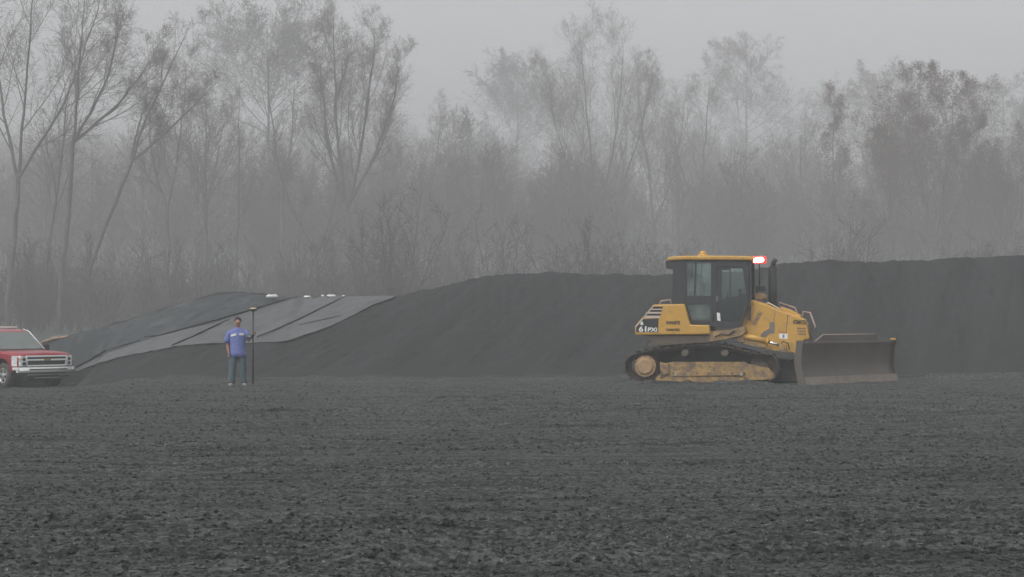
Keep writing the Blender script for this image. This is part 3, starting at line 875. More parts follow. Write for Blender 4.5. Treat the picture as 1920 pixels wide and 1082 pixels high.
def bulldozer():
    D = empty('bulldozer', (DX, DY, DZ), DROT)
    tag(D, 'yellow crawler bulldozer with dark cab working in front of the gravel bank', 'bulldozer')
    # --- tracks
    YN = -1.48
    def top_run():
        up = [(1184, 664), (1200, 657), (1225, 652.5), (1255, 648), (1290, 644), (1320, 643), (1350, 644), (1375, 649), (1400, 655), (1425, 661), (1443, 670)]
        return [loc(a, b, YN) for a, b in up]
    sx = loc(1209, 690, YN)[0]; ix = loc(1429, 690, YN)[0]
    rr = 0.40
    path = []
    for k in range(15):                                    # rear arc, bottom to top
        a = -PI / 2 - PI * 0.72 * k / 14
        path.append((sx + rr * 1.30 * math.cos(a), 0.43 + rr * math.sin(a)))
    path += [(x, z - 0.05) for x, z in top_run()[1:-1]]
    for k in range(15):
        a = PI * 0.35 - (PI * 0.85) * k / 14
        path.append((ix + 0.40 * math.cos(a), 0.43 + rr * math.sin(a)))
    path.append((sx, 0.03))
    P = np.array(path)
    seg = np.linalg.norm(np.diff(P, axis=0), axis=1)
    cum = np.concatenate([[0], np.cumsum(seg)])
    nsh = 42
    tt = np.linspace(0, cum[-1], nsh, endpoint=False)
    X, Z = np.interp(tt, cum, P[:, 0]), np.interp(tt, cum, P[:, 1])
    pitch = cum[-1] / nsh
    for side in (-1, 1):
        yc = side * 1.05
        tr = MB(); ch = MB()
        for i in range(nsh):
            a, b = Vector((X[i], 0, Z[i])), Vector((X[(i + 1) % nsh], 0, Z[(i + 1) % nsh]))
            dv = (b - a).normalized()
            nv = Vector((-dv.z, 0, dv.x))                  # outward for this winding
            c0 = (a + b) / 2
            if nv.dot(c0 - Vector(((sx + ix) / 2, 0, 0.5))) < 0: nv = -nv
            M = Matrix((dv, Vector((0, 1, 0)), nv)).transposed()
            c = c0 + Vector((0, yc, 0))
            tr.box(c, (pitch * 0.96, 0.86, 0.022), M)
            tr.box(c + nv * 0.032 + dv * (pitch * 0.42), (0.018, 0.86, 0.05), M)
            for q in (-0.09, 0.09):
                ch.box(c - nv * 0.055 + Vector((0, q, 0)), (pitch * 0.8, 0.04, 0.085), M)
                ch.cyl(c - nv * 0.055 + dv * pitch / 2 + Vector((0, q, 0)), 0.042, (0, 1, 0), 0.06, 8)
        t = tr.build('track', M_TRK, D)
        ch.build('chain', M_TRKB, t)
        fr = MB()
        yo = yc + side * 0.30; yi = yc - side * 0.22
        prof = poly([(1236, 678), (1243, 682), (1258, 679), (1394, 679), (1403, 683), (1440, 690), (1452, 702), (1450, 710), (1400, 712), (1250, 712), (1232, 716), (1226, 711), (1238, 700)], YN)
        fr.prism(prof, yo, yi)
        f = fr.build('track_frame', M_YELD, D, 0.012)
        gd = MB()
        gd.prism(poly([(1232, 712), (1262, 706), (1380, 708), (1400, 713), (1414, 709), (1446, 708), (1446, 712), (1416, 713), (1402, 717), (1236, 717)], YN), yo + side * 0.03, yo - side * 0.03)
        gd.prism(poly([(1258, 696), (1394, 696), (1394, 704), (1258, 706)], YN), yo + side * 0.05, yo)
        gd.prism(poly([(1236, 679), (1252, 682), (1254, 700), (1244, 704), (1238, 700)], YN), yo + side * 0.05, yo)
        gd.build('roller_guard', M_YELD, f, 0.008)
        for px_ in (1266, 1390):
            x_, z_ = loc(px_, 702, YN)
            MB().box((x_, yo + side * 0.053, z_), (0.06, 0.006, 0.07)).build('marker', M_GREYL, f)
        for px_ in range(1262, 1396, 22):
            x_, z_ = loc(px_, 700, YN)
            MB().cyl((x_, yo + side * 0.055, z_), 0.022, (0, 1, 0), 0.02, 6).build('bolt', M_TRKB, f)
        for px_ in (1290, 1335, 1372):
            MB().prism(poly([(px_, 680), (px_ + 3, 680), (px_ + 3, 695), (px_, 695)], YN), yo + side * 0.02, yo).build('rib', M_YELD, f)
        rl = MB()
        for k in range(6):
            xx = sx + 0.42 + (ix - sx - 0.84) * k / 5
            rl.cyl((xx, yc, 0.15), 0.10, (0, 1, 0), 0.5, 16)
            rl.cyl((xx, yc + side * 0.26, 0.13), 0.045, (0, 1, 0), 0.1, 8)
        rl.build('bottom_rollers', M_TRKB, f)
        sk = MB()
        n = 15
        ring = []
        for k in range(n * 4):
            a = 2 * PI * k / (n * 4)
            q = 0.335 if k % 4 in (0, 1) else 0.285
            ring.append((sx + q * math.cos(a), 0.43 + q * math.sin(a)))
        sk.prism(ring, yc + side * 0.03, yc - side * 0.03)
        s_ = sk.build('sprocket', M_TRKB, D)
        hb = MB()
        hb.cyl((sx, yc + side * 0.2, 0.43), 0.27, (0, 1, 0), 0.34, 28)
        hb.cyl((sx, yc + side * 0.39, 0.43), 0.24, (0, side, 0), 0.05, 28, 0.17)
        for k in range(12):
            a = 2 * PI * k / 12
            hb.cyl((sx + 0.25 * math.cos(a), yc + side * 0.38, 0.43 + 0.25 * math.sin(a)), 0.022, (0, 1, 0), 0.03, 6)
        hb.build('final_drive', M_TAN, s_, 0.006)
        idl = MB()
        idl.cyl((ix, yc, 0.43), 0.33, (0, 1, 0), 0.16, 28)
        idl.cyl((ix, yc + side * 0.12, 0.43), 0.12, (0, 1, 0), 0.2, 16)
        idl.box((ix - 0.05, yc + side * 0.22, 0.40), (0.36, 0.06, 0.2))
        for k in range(5):
            idl.box((ix - 0.02 + 0.09 * (k - 2), yc + side * 0.27, 0.42 + 0.05 * ((k * 3) % 4 - 1.5)), (0.06, 0.05, 0.08))
        idl.build('idler', M_TRKB, D, 0.006)
        for px in (1284, 1359):
            cx_, cz_ = loc(px, 662, YN)
            cr = MB()
            cr.cyl((cx_, yc + side * 0.15, cz_), 0.095, (0, 1, 0), 0.5, 20)
            cr.cyl((cx_, yc + side * 0.42, cz_), 0.075, (0, 1, 0), 0.05, 16)
            cr.build('carrier_roller', M_TRKB, D)
    # --- main frame between the tracks
    fb = MB()
    fb.prism(poly([(1236, 640), (1440, 652), (1472, 672), (1472, 700), (1236, 700)], -0.6), -0.6, 0.6)
    fb.build('main_frame', M_DARK, D, 0.01)
    fd = MB()                                               # skirt plates over the tracks
    fd.prism(poly([(1206, 628), (1330, 629), (1340, 641), (1212, 650), (1222, 640)], -0.95), -0.95, 0.95)
    fd.build('rear_frame', mat('rear_frame_dusty', (0.12, 0.095, 0.07), rough=0.85, dirt=(0.08, 0.07, 0.06), amt=0.4), D, 0.01)
    fp = MB()
    fp.prism(poly([(1372, 643), (1398, 645), (1450, 658), (1487, 661), (1490, 668), (1503, 671), (1503, 674), (1458, 673), (1446, 667), (1402, 654), (1374, 650)], -1.02), -1.02, -0.55)
    fp.build('track_guard', mat('guard_grey', (0.05, 0.053, 0.052), rough=0.6, dirt=(0.10, 0.09, 0.08), amt=0.3), D, 0.008)
    st = MB()
    st.prism(poly([(1330, 622), (1372, 618), (1396, 612), (1400, 622), (1388, 630), (1372, 634), (1340, 640), (1330, 640)], -0.98), -0.98, 0.98)
    st.build('step_bracket', M_YELD, D, 0.01)
    # --- rear fuel tank with slanted back
    YT = -1.02
    tk = MB()
    tk.prism(poly([(1190, 612), (1225, 571), (1283, 570), (1294, 609), (1330, 610), (1331, 627), (1295, 627.5), (1191, 628)], YT), YT, 1.02)
    tank = tk.build('rear_tank', M_YEL, D, 0.03)
    def plate(pts, yl, th, name, m, parent, bev=0.0):
        return MB().prism(poly(pts, yl), yl - th, yl + 0.002).build(name, m, parent, bev)
    plate([(1193, 623), (1193, 613.5), (1206, 598.5), (1235, 597), (1234, 623)], YT, 0.004, 'decal', M_BLACK, tank)
    for (a, b, c, e, y0, y1) in ((1219, 1242, 1222, 1243, 579, 575), (1213, 1240.5, 1216.5, 1241.5, 585, 581), (1206, 1238, 1210, 1239.5, 592, 588)):
        MB().prism(poly([(a, y0), (b, y0), (e, y1), (c, y1)], YT), YT - 0.004, YT + 0.002).build('stripe', M_BLACK, tank)
    lw = MB()
    for (a, b, c, e, y0, y1) in ((1216, 1241.5, 1219, 1242, 581, 579), (1210, 1239.5, 1213, 1240.5, 588, 585), (1206, 1237, 1208.5, 1238, 596.5, 592)):
        lw.prism(poly([(a, y0), (b, y0), (e, y1), (c, y1)], YT), YT - 0.006, YT + 0.002)
    lw.prism(poly([(1190.5, 613), (1225, 572), (1226.5, 573.5), (1193, 613.5)], YT), YT - 0.006, YT + 0.002)
    lw.build('trim', mat('pale_trim', (0.55, 0.45, 0.38), rough=0.6), tank)
    def tmat(px, py, yl, tilt=0.0):
        x, z = loc(px, py, yl)
        return Matrix.Translation((x, yl - 0.008, z)) @ Matrix.Rotation(PI / 2, 4, 'X') @ Matrix.Rotation(tilt, 4, 'Z')
    text('lettering', '61', 0.19, tmat(1206, 617.5, YT), M_WHITE, tank, shear=0.05, width=0.20)
    text('lettering', 'PXi', 0.145, tmat(1223, 618.5, YT), M_WHITE, tank, shear=0.1, width=0.25)
    plate([(1200, 609), (1207, 609), (1204.5, 602.5), (1202.5, 602.5)], YT, 0.008, 'emblem', M_WHITE, tank)
    text('lettering', 'VWHITE', 0.12, tmat(1262, 605.5, YT), M_BLACK, tank, width=0.36)
    text('lettering', 'KOMATSU', 0.085, tmat(1262, 618.5, YT), M_BLACK, tank, width=0.33)
    # yellow brush guard humps on tank top
    MB().tube([(*loc(1236, 571, -0.7)[:1], -0.7, loc(1236, 571, -0.7)[1]), (loc(1240, 564, -0.7)[0], -0.7, loc(1240, 564, -0.7)[1]),
               (loc(1256, 562, -0.7)[0], -0.7, loc(1256, 562, -0.7)[1]), (loc(1260, 571, -0.7)[0], -0.7, loc(1260, 571, -0.7)[1])], 0.015, 8).build('grab_handle', M_RAIL, tank)
    # --- cab
    YC, YF = -0.80, 0.80
    cab = MB()
    def frame(outer, inner, y0, y1):                        # polygon frame: same vertex count
        for i in range(len(outer)):
            j = (i + 1) % len(outer)
            cab.prism([outer[i], outer[j], inner[j], inner[i]], y0, y1)
    rw_o = poly([(1283, 486), (1339, 486), (1339, 590), (1335, 606), (1292, 606), (1283, 574)], YC)
    rw_i = poly([(1288, 491), (1333, 491), (1333, 588), (1330, 600), (1297, 600), (1287, 568)], YC)
    dr_o = poly([(1339, 486), (1404, 486), (1407, 500), (1407, 560), (1390, 610), (1350, 613), (1339, 604)], YC)
    dr_i = poly([(1344, 500), (1385, 500), (1392, 502), (1400, 560), (1387, 603), (1352, 605), (1344, 598)], YC)
    for (y0, y1) in ((YC, YC + 0.07), (YF - 0.07, YF)):
        frame(rw_o, rw_i, y0, y1)
        frame(dr_o, dr_i, y0, y1)
    # rear bulk and lower rear box, front posts
    xr0, zr = loc(1262, 504, YC); xr1, _ = loc(1284, 504, YC)
    cab.prism(poly([(1248, 489), (1284, 487), (1284, 574), (1259, 573), (1262, 505), (1249, 503)], YC), YC - 0.01, YC + 0.14)
    cab.prism(poly([(1248, 489), (1284, 487), (1284, 574), (1259, 573), (1262, 505), (1249, 503)], YC), YF - 0.14, YF + 0.01)
    xb, zb = loc(1260, 573, YC); xt, zt = loc(1250, 490, YC); xf, _ = loc(1405, 560, YC)
    cab.prism(poly([(1262, 542), (1288, 542), (1288, 574), (1260, 573)], YC), YC + 0.14, YF - 0.14)
    cab.prism(poly([(1249, 489), (1262, 489), (1266, 504), (1249, 503)], YC), YC + 0.14, YF - 0.14)
    cab.prism(poly([(1344, 560), (1360, 556), (1398, 552), (1402, 562), (1388, 604), (1346, 604)], YC), 0.30, 0.36)
    cab.prism(poly([(1388, 492), (1404, 492), (1404, 562), (1396, 562)], YC), YF - 0.09, YF - 0.01)
    cab.prism(poly([(1292, 601), (1390, 606), (1388, 613), (1350, 615), (1292, 609)], YC), YC + 0.01, YF - 0.01)
    for yy in (YC + 0.035, 0.28, YF - 0.035):
        a = loc(1404, 488, YC); b = loc(1404, 575, YC)
        if yy == 0.28: continue
        cab.box(((a[0] + b[0]) / 2, yy, (a[1] + b[1]) / 2), (0.07, 0.07, a[1] - b[1]))
    # front window mullion, sill and head
    a = loc(1404, 560, YC)
    cab.box((a[0], 0, a[1] - 0.28), (0.07, 1.5, 0.5))
    cab.box((a[0], 0, loc(1404, 488, YC)[1]), (0.07, 1.5, 0.07))
    c_ = cab.build('cab_frame', M_DARK, D, 0.008)
    gl = MB()
    gl.prism(rw_i, YC + 0.03, YC + 0.036)
    gl.build('side_window', M_GLASS, D)
    gl = MB()
    gl.prism(rw_i, YF - 0.036, YF - 0.03)
    gl.build('side_window', M_GLASS, D)
    for y0 in (YC + 0.03, YF - 0.036):
        dg = MB().prism(dr_i, y0, y0 + 0.006).build('door_window', M_GLASS2, D)
    fx = loc(1404, 488, YC)
    MB().box((fx[0], 0, (loc(1404, 490, YC)[1] + loc(1404, 560, YC)[1]) / 2), (0.006, 1.46, loc(1404, 490, YC)[1] - loc(1404, 560, YC)[1])).build('windscreen', M_GLASS, D)
    # sliding window bars on both sides
    for nm, yy in (('window_bar', YC + 0.02), ('window_bar', YF - 0.02)):
        b_ = MB()
        b_.prism(poly([(1303, 490), (1306, 490), (1304, 556), (1301, 556)], YC), yy - 0.02, yy + 0.02)
        b_.prism(poly([(1286, 555), (1334, 555), (1334, 570), (1286, 570)], YC), yy - 0.015, yy + 0.02)
        b_.build(nm, M_DARK, D)
    for (pa, pb) in ((1358, 1360.5),):
        b_ = MB()
        b_.prism(poly([(1340, 497), (pa, 497), (pa, 503), (1340, 503)], YC), YF - 0.05, YF)
        b_.prism(poly([(pa, 500), (pb, 500), (pb, 557), (pa, 557)], YC), YF - 0.05, YF)
        b_.build('window_bar', M_DARK, D)
    MB().prism(poly([(1288, 571), (1326, 571), (1330, 576), (1330, 599), (1298, 599)], YC), YC + 0.037, YC + 0.045).build('lower_window', glass_mat('lower_glass', (0.35, 0.37, 0.25), 1.0, (0.40, 0.36, 0.17)), D)  # yellow reflection in the pane, painted as its diffuse colour
    plate([(1344, 586), (1350, 587), (1351, 602), (1345, 601)], YC, 0.012, 'warning_plate', M_WHITE, D)
    hd = MB(); x, z = loc(1345, 560, YC); hd.box((x, YC - 0.03, z), (0.05, 0.03, 0.14)); hd.build('door_handle', M_GREYD, D)
    # interior
    se = MB(); x, z = loc(1330, 566, YC)
    se.box((x - 0.05, 0, z - 0.15), (0.5, 0.5, 0.14)); se.box((x - 0.28, 0, z + 0.22), (0.14, 0.46, 0.65))
    se.box((x - 0.28, 0, z + 0.62), (0.1, 0.26, 0.16))
    se.box((x, 0, z - 0.35), (0.4, 0.4, 0.3))
    se.build('seat', M_SEAT, D, 0.03)
    co = MB(); x, z = loc(1384, 556, YC)
    co.prism([(x + 0.18, z - 0.55), (x + 0.18, z + 0.08), (x + 0.02, z + 0.06), (x - 0.08, z - 0.5)], -0.5, 0.5)
    co.box((x - 0.05, 0.35, z + 0.12), (0.05, 0.22, 0.18))
    co.box((x - 0.45, -0.42, z - 0.22), (0.5, 0.14, 0.3)); co.box((x - 0.45, 0.42, z - 0.22), (0.5, 0.14, 0.3))
    co.cyl((x - 0.3, -0.42, z + 0.02), 0.025, (0.2, 0, 1), 0.22, 8)
    co.cyl((x - 0.3, 0.42, z + 0.02), 0.025, (0.2, 0, 1), 0.22, 8)
    co.build('console', M_SEAT, D, 0.015)
    # roof
    rf = MB()
    rf.prism(poly([(1250, 489), (1252, 483), (1262, 480.5), (1283, 479.5), (1340, 479), (1400, 480), (1413, 481), (1414, 488), (1284, 487)], YC - 0.05), YC - 0.06, YF + 0.06)
    rf_o = rf.build('roof', M_YEL, D, 0.03)
    bc = MB(); x, z = loc(1318, 479, -0.3)
    bc.cyl((x, -0.3, z + 0.005), 0.15, (0, 0, 1), 0.05, 20, 0.12)
    bc.sphere((x, -0.3, z + 0.04), 0.10, 16, 8, (1, 1, 0.85))
    bc.build('receiver_dome', M_YEL, rf_o)
    for px in (1340, 1366, 1392):
        x, z = loc(px, 484, YC - 0.06)
        MB().cyl((x, YC - 0.064, z), 0.014, (0, 1, 0), 0.012, 8).build('bolt', M_GREYD, rf_o)
    wl = MB(); x, z = loc(1424, 487.5, -0.62)
    wl.box((x, -0.62, z), (0.35, 0.24, 0.19))
    wl_o = wl.build('warning_light', emit_mat('red_lens', (0.85, 0.05, 0.04), 0.7), D, 0.04)
    ln = MB(); ln.sphere((x, -0.745, z), 0.1, 16, 8, (1.2, 0.35, 0.66))
    ln.box((x - 0.105, -0.742, z - 0.035), (0.05, 0.02, 0.05))
    ln.build('lamp', emit_mat('lamp_glow', (1.0, 0.85, 0.80), 16.0), wl_o)
    mr_ = MB(); x, z = loc(1426, 541.5, -0.2)
    mr_.box((x, -0.2, z), (0.24, 0.3, 0.13)); mr_.cyl((x - 0.1, -0.1, z - 0.15), 0.02, (0, 0, 1), 0.3, 8)
    mr_.build('air_cleaner', M_DARK, D, 0.02)
    fl = MB(); x, z = loc(1424, 556, -0.35)
    fl.box((x, -0.25, z), (0.22, 0.4, 0.16)); fl.cyl((x + 0.14, -0.35, z), 0.06, (0, 1, 0), 0.2, 12)
    fl.build('hose_box', M_YELD, D, 0.02)
    pl_ = MB(); x, z = loc(1431, 515, YF)
    pl_.cyl((loc(1424, 515, 0.2)[0], 0.2, (z)), 0.02, (0, 0, 1), 0.75, 8)
    pl_.build('wiper_post', M_DARK, D)
    # --- hood
    YH = -0.62
    hp = poly([(1388, 612), (1405, 563), (1410, 562), (1440, 571), (1462, 582), (1478, 587), (1500, 594), (1508, 599), (1513, 608), (1518, 634), (1517, 637),
               (1508, 638), (1505, 652), (1503, 675), (1480, 675), (1476, 664), (1440, 664), (1396, 650), (1388, 632)], YH)
    ho = MB().prism(hp, YH, -YH)
    hood = ho.build('hood', M_YEL, D, 0.045)
    cp = MB()                                               # top deck panels and lips
    cp.prism(poly([(1463, 574.5), (1480, 580), (1502, 592), (1500, 596), (1476, 588), (1463, 582)], YH + 0.12), YH + 0.12, -YH - 0.12)
    cp.build('hood_cover', M_YEL, hood, 0.02)
    for (a, b) in (((1398, 610), (1412, 566)), ((1454, 588), (1450, 602)), ((1477, 590), (1474, 625)), ((1462, 640), (1462, 655)), ((1474, 642), (1476, 664))):
        (x0, z0), (x1, z1) = loc(*a, YH), loc(*b, YH)
        dv = Vector((x1 - x0, 0, z1 - z0)); L_ = dv.length; dv.normalize()
        Mx = Matrix((dv, Vector((0, 1, 0)), dv.cross(Vector((0, 1, 0))))).transposed()
        MB().box(((x0 + x1) / 2, YH - 0.001, (z0 + z1) / 2), (L_, 0.008, 0.010), Mx).build('panel_gap', M_DARK, hood)
    for k in range(3):
        lv_ = MB()
        lv_.prism(poly([(1495, 614 + 5.5 * k), (1511, 614.5 + 5.5 * k), (1511, 617 + 5.5 * k), (1495, 616.5 + 5.5 * k)], YH), YH - 0.012, YH + 0.01)
        lv_.build('louvre', M_YELD, hood)
    xg, zg = loc(1515, 612, YH)
    gr = MB()
    for k in range(8):
        gr.box((xg + 0.06 - 0.0, 0, zg + 0.02 - 0.055 * k), (0.04, 1.04, 0.022))
    gr.build('radiator_grille', M_DARK, hood)
    plate([(1443, 604), (1452.5, 604), (1452.5, 625), (1443, 626), (1435, 632), (1424, 632), (1431, 622), (1443, 616)], YH, 0.006, 'patch', M_GREYD, hood)
    plate([(1461, 625.5), (1477, 626), (1477, 635.5), (1461, 635)], YH, 0.006, 'sticker', M_WHITE, hood)
    plate([(1467.5, 627.5), (1470.5, 627.5), (1470.5, 633.5), (1467.5, 633.5)], YH, 0.010, 'sticker_mark', M_GREYD, hood)
    plate([(1459, 621.5), (1472, 621.5), (1472, 624), (1459, 624)], YH, 0.006, 'reflector', mat('faded_red', (0.45, 0.16, 0.09)), hood)
    text('lettering', 'KOMATSU', 0.13, tmat(1420, 597, YH, R(62)), M_GREYD, hood, width=0.36)
    text('lettering', 'KOMATSU', 0.14, tmat(1500, 604.5, YH, R(-3)), M_BLACK, hood, width=0.34)
    gh = MB()
    def p3(px, py, yl): x_, z_ = loc(px, py, yl); return (x_, yl, z_)
    gh.tube([p3(1436, 569, -0.56), p3(1441, 568, -0.57), p3(1463, 580, -0.57), p3(1464, 585, -0.57)], 0.018, 8)
    gh.build('grab_handle', mat('handle_bright', (0.6, 0.52, 0.42), rough=0.4, metal=0.3), D)
    hr = MB()
    hr.tube([p3(1461, 583, 0.42), p3(1461, 567, 0.42), p3(1491, 577, 0.42), p3(1496, 592, 0.42)], 0.02, 8)
    hr.build('handrail', M_RAIL, D)
    hr = MB()
    hr.tube([p3(1505, 598, 0.45), p3(1506, 584, 0.45), p3(1519, 586, 0.45), p3(1529, 613, 0.45), p3(1522, 619, 0.45)], 0.022, 8)
    hr.build('handrail', M_RAIL, D)
    ex = MB()
    exy = -0.18
    x, z = loc(1449, 580, exy); _, zt_ = loc(1449, 502, exy)
    ex.cyl((x, exy, (z + zt_) / 2 - 0.05), 0.108, (0, 0, 1), zt_ - z + 0.1, 20)
    ex.cyl((x, exy, zt_ + 0.02), 0.108, (0, 0, 1), 0.05, 20, 0.062)
    ex.tube([(x, exy, zt_), p3(1449.5, 497, exy), p3(1451, 491, exy), p3(1455, 485.5, exy)], [0.062, 0.062, 0.06, 0.06], 14)
    ex.build('exhaust_stack', mat('exhaust_black', (0.022, 0.025, 0.026), rough=0.6, dirt=(0.06, 0.055, 0.05), amt=0.3), D)
    for (pts, yy, r_) in ((((1384, 634), (1378, 622), (1386, 612), (1396, 618)), -0.9, 0.018), (((1462, 648), (1468, 640), (1478, 644), (1480, 656)), -0.75, 0.016),
                          (((1411, 560), (1418, 552), (1428, 554), (1436, 566)), -0.3, 0.02), (((1340, 632), (1352, 626), (1366, 628), (1378, 620)), -1.0, 0.016)):
        MB().tube([p3(a, b, yy) for a, b in pts], r_, 8).build('hose', M_BLACK, D)
    # --- lift cylinder and push frame
    def bar(mb, a, b, r, n=14): mb.tube([a, b], r, n)
    YL = -0.86
    for yy in (YL, -YL):
        cb = MB()
        def q3(px, py): x_, z_ = loc(px, py, YL); return (x_, yy, z_)
        bar(cb, q3(1393, 629), q3(1438, 640), 0.075)
        bar(cb, q3(1437, 640), q3(1441, 641), 0.085)
        cbo = cb.build('lift_cylinder', M_YEL, D)
        rd = MB(); bar(rd, q3(1438, 640.5), q3(1462, 647.5), 0.036)
        rd.build('piston_rod', M_CHROME, cbo)
        br = MB()
        br.prism(poly([(1384, 624), (1393, 624), (1396, 640), (1386, 642), (1380, 634)], YL), yy - 0.07, yy + 0.07)
        br.build('cylinder_mount', M_YELD, D, 0.012)
        br = MB()
        br.prism(poly([(1459, 643), (1470, 646), (1476, 664), (1462, 662)], YL), yy - 0.07, yy + 0.07)
        br.build('cylinder_mount', M_YELD, D, 0.012)
        sp = MB()
        sp.prism(poly([(1394, 636), (1438, 647), (1434, 652), (1400, 648), (1393, 643)], YL), yy - 0.02, yy + 0.1)
        sp.build('cylinder_guard', M_YELD, D, 0.01)
    pf = MB()
    for yy in (-0.72, 0.72):
        pf.prism(poly([(1425, 684), (1500, 674), (1508, 690), (1506, 712), (1440, 712), (1425, 700)], -0.72), yy - 0.09, yy + 0.09)
    pf.prism(poly([(1484, 668), (1512, 678), (1514, 705), (1490, 712)], -0.72), -0.8, 0.8)
    pf.build('push_frame', mat('push_frame_dark', (0.035, 0.033, 0.031), rough=0.8, dirt=(0.13, 0.085, 0.06), amt=0.3), D, 0.015)
    # --- blade: angled so that its near end trails
    def w2l(px, Y):
        x_ = (px - 960) * Y / F - DX; y_ = Y - DY
        return Vector((x_ * ca + y_ * sa, -x_ * sa + y_ * ca, 0))
    A, B = w2l(1503, 42.35), w2l(1677, 45.2)
    along = (B - A); LB = along.length; along.normalize()
    fwd = Vector((along.y, -along.x, 0))
    prof = [(0.10, 0.0), (0.03, 0.12), (-0.035, 0.30), (-0.06, 0.50), (-0.045, 0.72), (0.0, 0.92), (0.05, 1.05)]
    zz_ = np.linspace(0, 1.05, 15)
    prof = [(float(-0.06 + 0.16 * ((z_ - 0.50) / 0.5) ** 2 * (1.0 if z_ < 0.5 else 0.58)), float(z_)) for z_ in zz_]
    def bpt(s_, f_, z_): return A + along * s_ + fwd * f_ + Vector((0, 0, z_))
    ZB = 0.02
    bl = MB()
    rings = []
    for s_ in np.linspace(0, LB, 14):
        bow = 0.0
        fr_ = [bpt(s_, f_ + bow, ZB + z_) for f_, z_ in prof]
        bk_ = [bpt(s_, f_ + bow - 0.05, ZB + z_) for f_, z_ in reversed(prof)]
        rings.append(fr_ + bk_)
    bl.loft(rings, smooth=True)
    # back stiffeners
    for s_ in (0.5, LB * 0.35, LB * 0.65, LB - 0.5):
        vs = [bpt(s_ - 0.03, -0.1, 0.1), bpt(s_ + 0.03, -0.1, 0.1), bpt(s_ + 0.03, -0.36, 0.3), bpt(s_ - 0.03, -0.36, 0.3),
              bpt(s_ - 0.03, -0.05, 1.0), bpt(s_ + 0.03, -0.05, 1.0), bpt(s_ + 0.03, -0.3, 0.8), bpt(s_ - 0.03, -0.3, 0.8)]
        bl.add(vs, [(0, 1, 2, 3), (4, 7, 6, 5), (0, 4, 5, 1), (1, 5, 6, 2), (2, 6, 7, 3), (3, 7, 4, 0)])
    blade = bl.build('blade', M_BLADE, D)
    ce = MB()
    rings = []
    for s_ in (0.0, LB):
        rings.append([bpt(s_, 0.125, ZB - 0.04), bpt(s_, 0.055, ZB + 0.16), bpt(s_, 0.030, ZB + 0.16), bpt(s_, 0.095, ZB - 0.04)])
    ce.loft(rings, smooth=False)
    ce.build('cutting_edge', M_EDGE, blade)
    ep = MB()
    for s0, s1 in ((-0.025, 0.0), (LB, LB + 0.025)):
        ep = MB()
        vs = []
        pr = [(0.14, -0.03), (0.06, 0.2), (0.0, 0.5), (0.03, 0.9), (0.08, 1.07), (-0.14, 1.07), (-0.22, 0.5), (-0.1, -0.02)]
        for s_ in (s0, s1): vs += [bpt(s_, f_, ZB + z_) for f_, z_ in pr]
        n = len(pr)
        ep.add(vs, [tuple(range(n)), tuple(range(2 * n - 1, n - 1, -1))] + [(i, n + i, n + (i + 1) % n, (i + 1) % n) for i in range(n)])
        ep.build('end_plate', M_BLADE, blade)
    tg = MB()
    def along_for(px):                                       # distance along the blade for a pixel column
        best = min(np.linspace(0, LB, 400), key=lambda s_: abs(px_of(bpt(s_, 0, 1.1)) - px))
        return float(best)
    def px_of(p):
        wx, wy = DX + p.x * ca - p.y * sa, DY + p.x * sa + p.y * ca
        return 960 + F * wx / wy
    s0, s1, s2, s3 = along_for(1527), along_for(1543), along_for(1640), along_for(1646)
    pts = [(s0, 1.03), (s1, 1.20), (s2, 1.20), (s3, 1.03)]
    vs = [bpt(a, 0.02, ZB + z_) for a, z_ in pts] + [bpt(a, -0.012, ZB + z_) for a, z_ in pts]
    tg.add(vs, [(0, 1, 2, 3), (7, 6, 5, 4), (0, 4, 5, 1), (1, 5, 6, 2), (2, 6, 7, 3), (3, 7, 4, 0)])
    gdo = tg.build('spill_guard', M_BLADE, blade)
    rl_ = MB()
    rl_.tube([bpt(s0, 0.01, ZB + 1.05), bpt(s1, 0.01, ZB + 1.21), bpt(s2, 0.01, ZB + 1.21)], 0.014, 6)
    rl_.build('guard_edge_highlight', M_RAIL, gdo)  # highlight on the guard's top edge, built as a pale pinkish tube
    ey = MB(); ey.box(bpt(LB - 0.12, 0.03, ZB + 1.08), (0.14, 0.1, 0.05)); ey.build('corner_marker', M_YEL, blade, 0.01)
bulldozer()

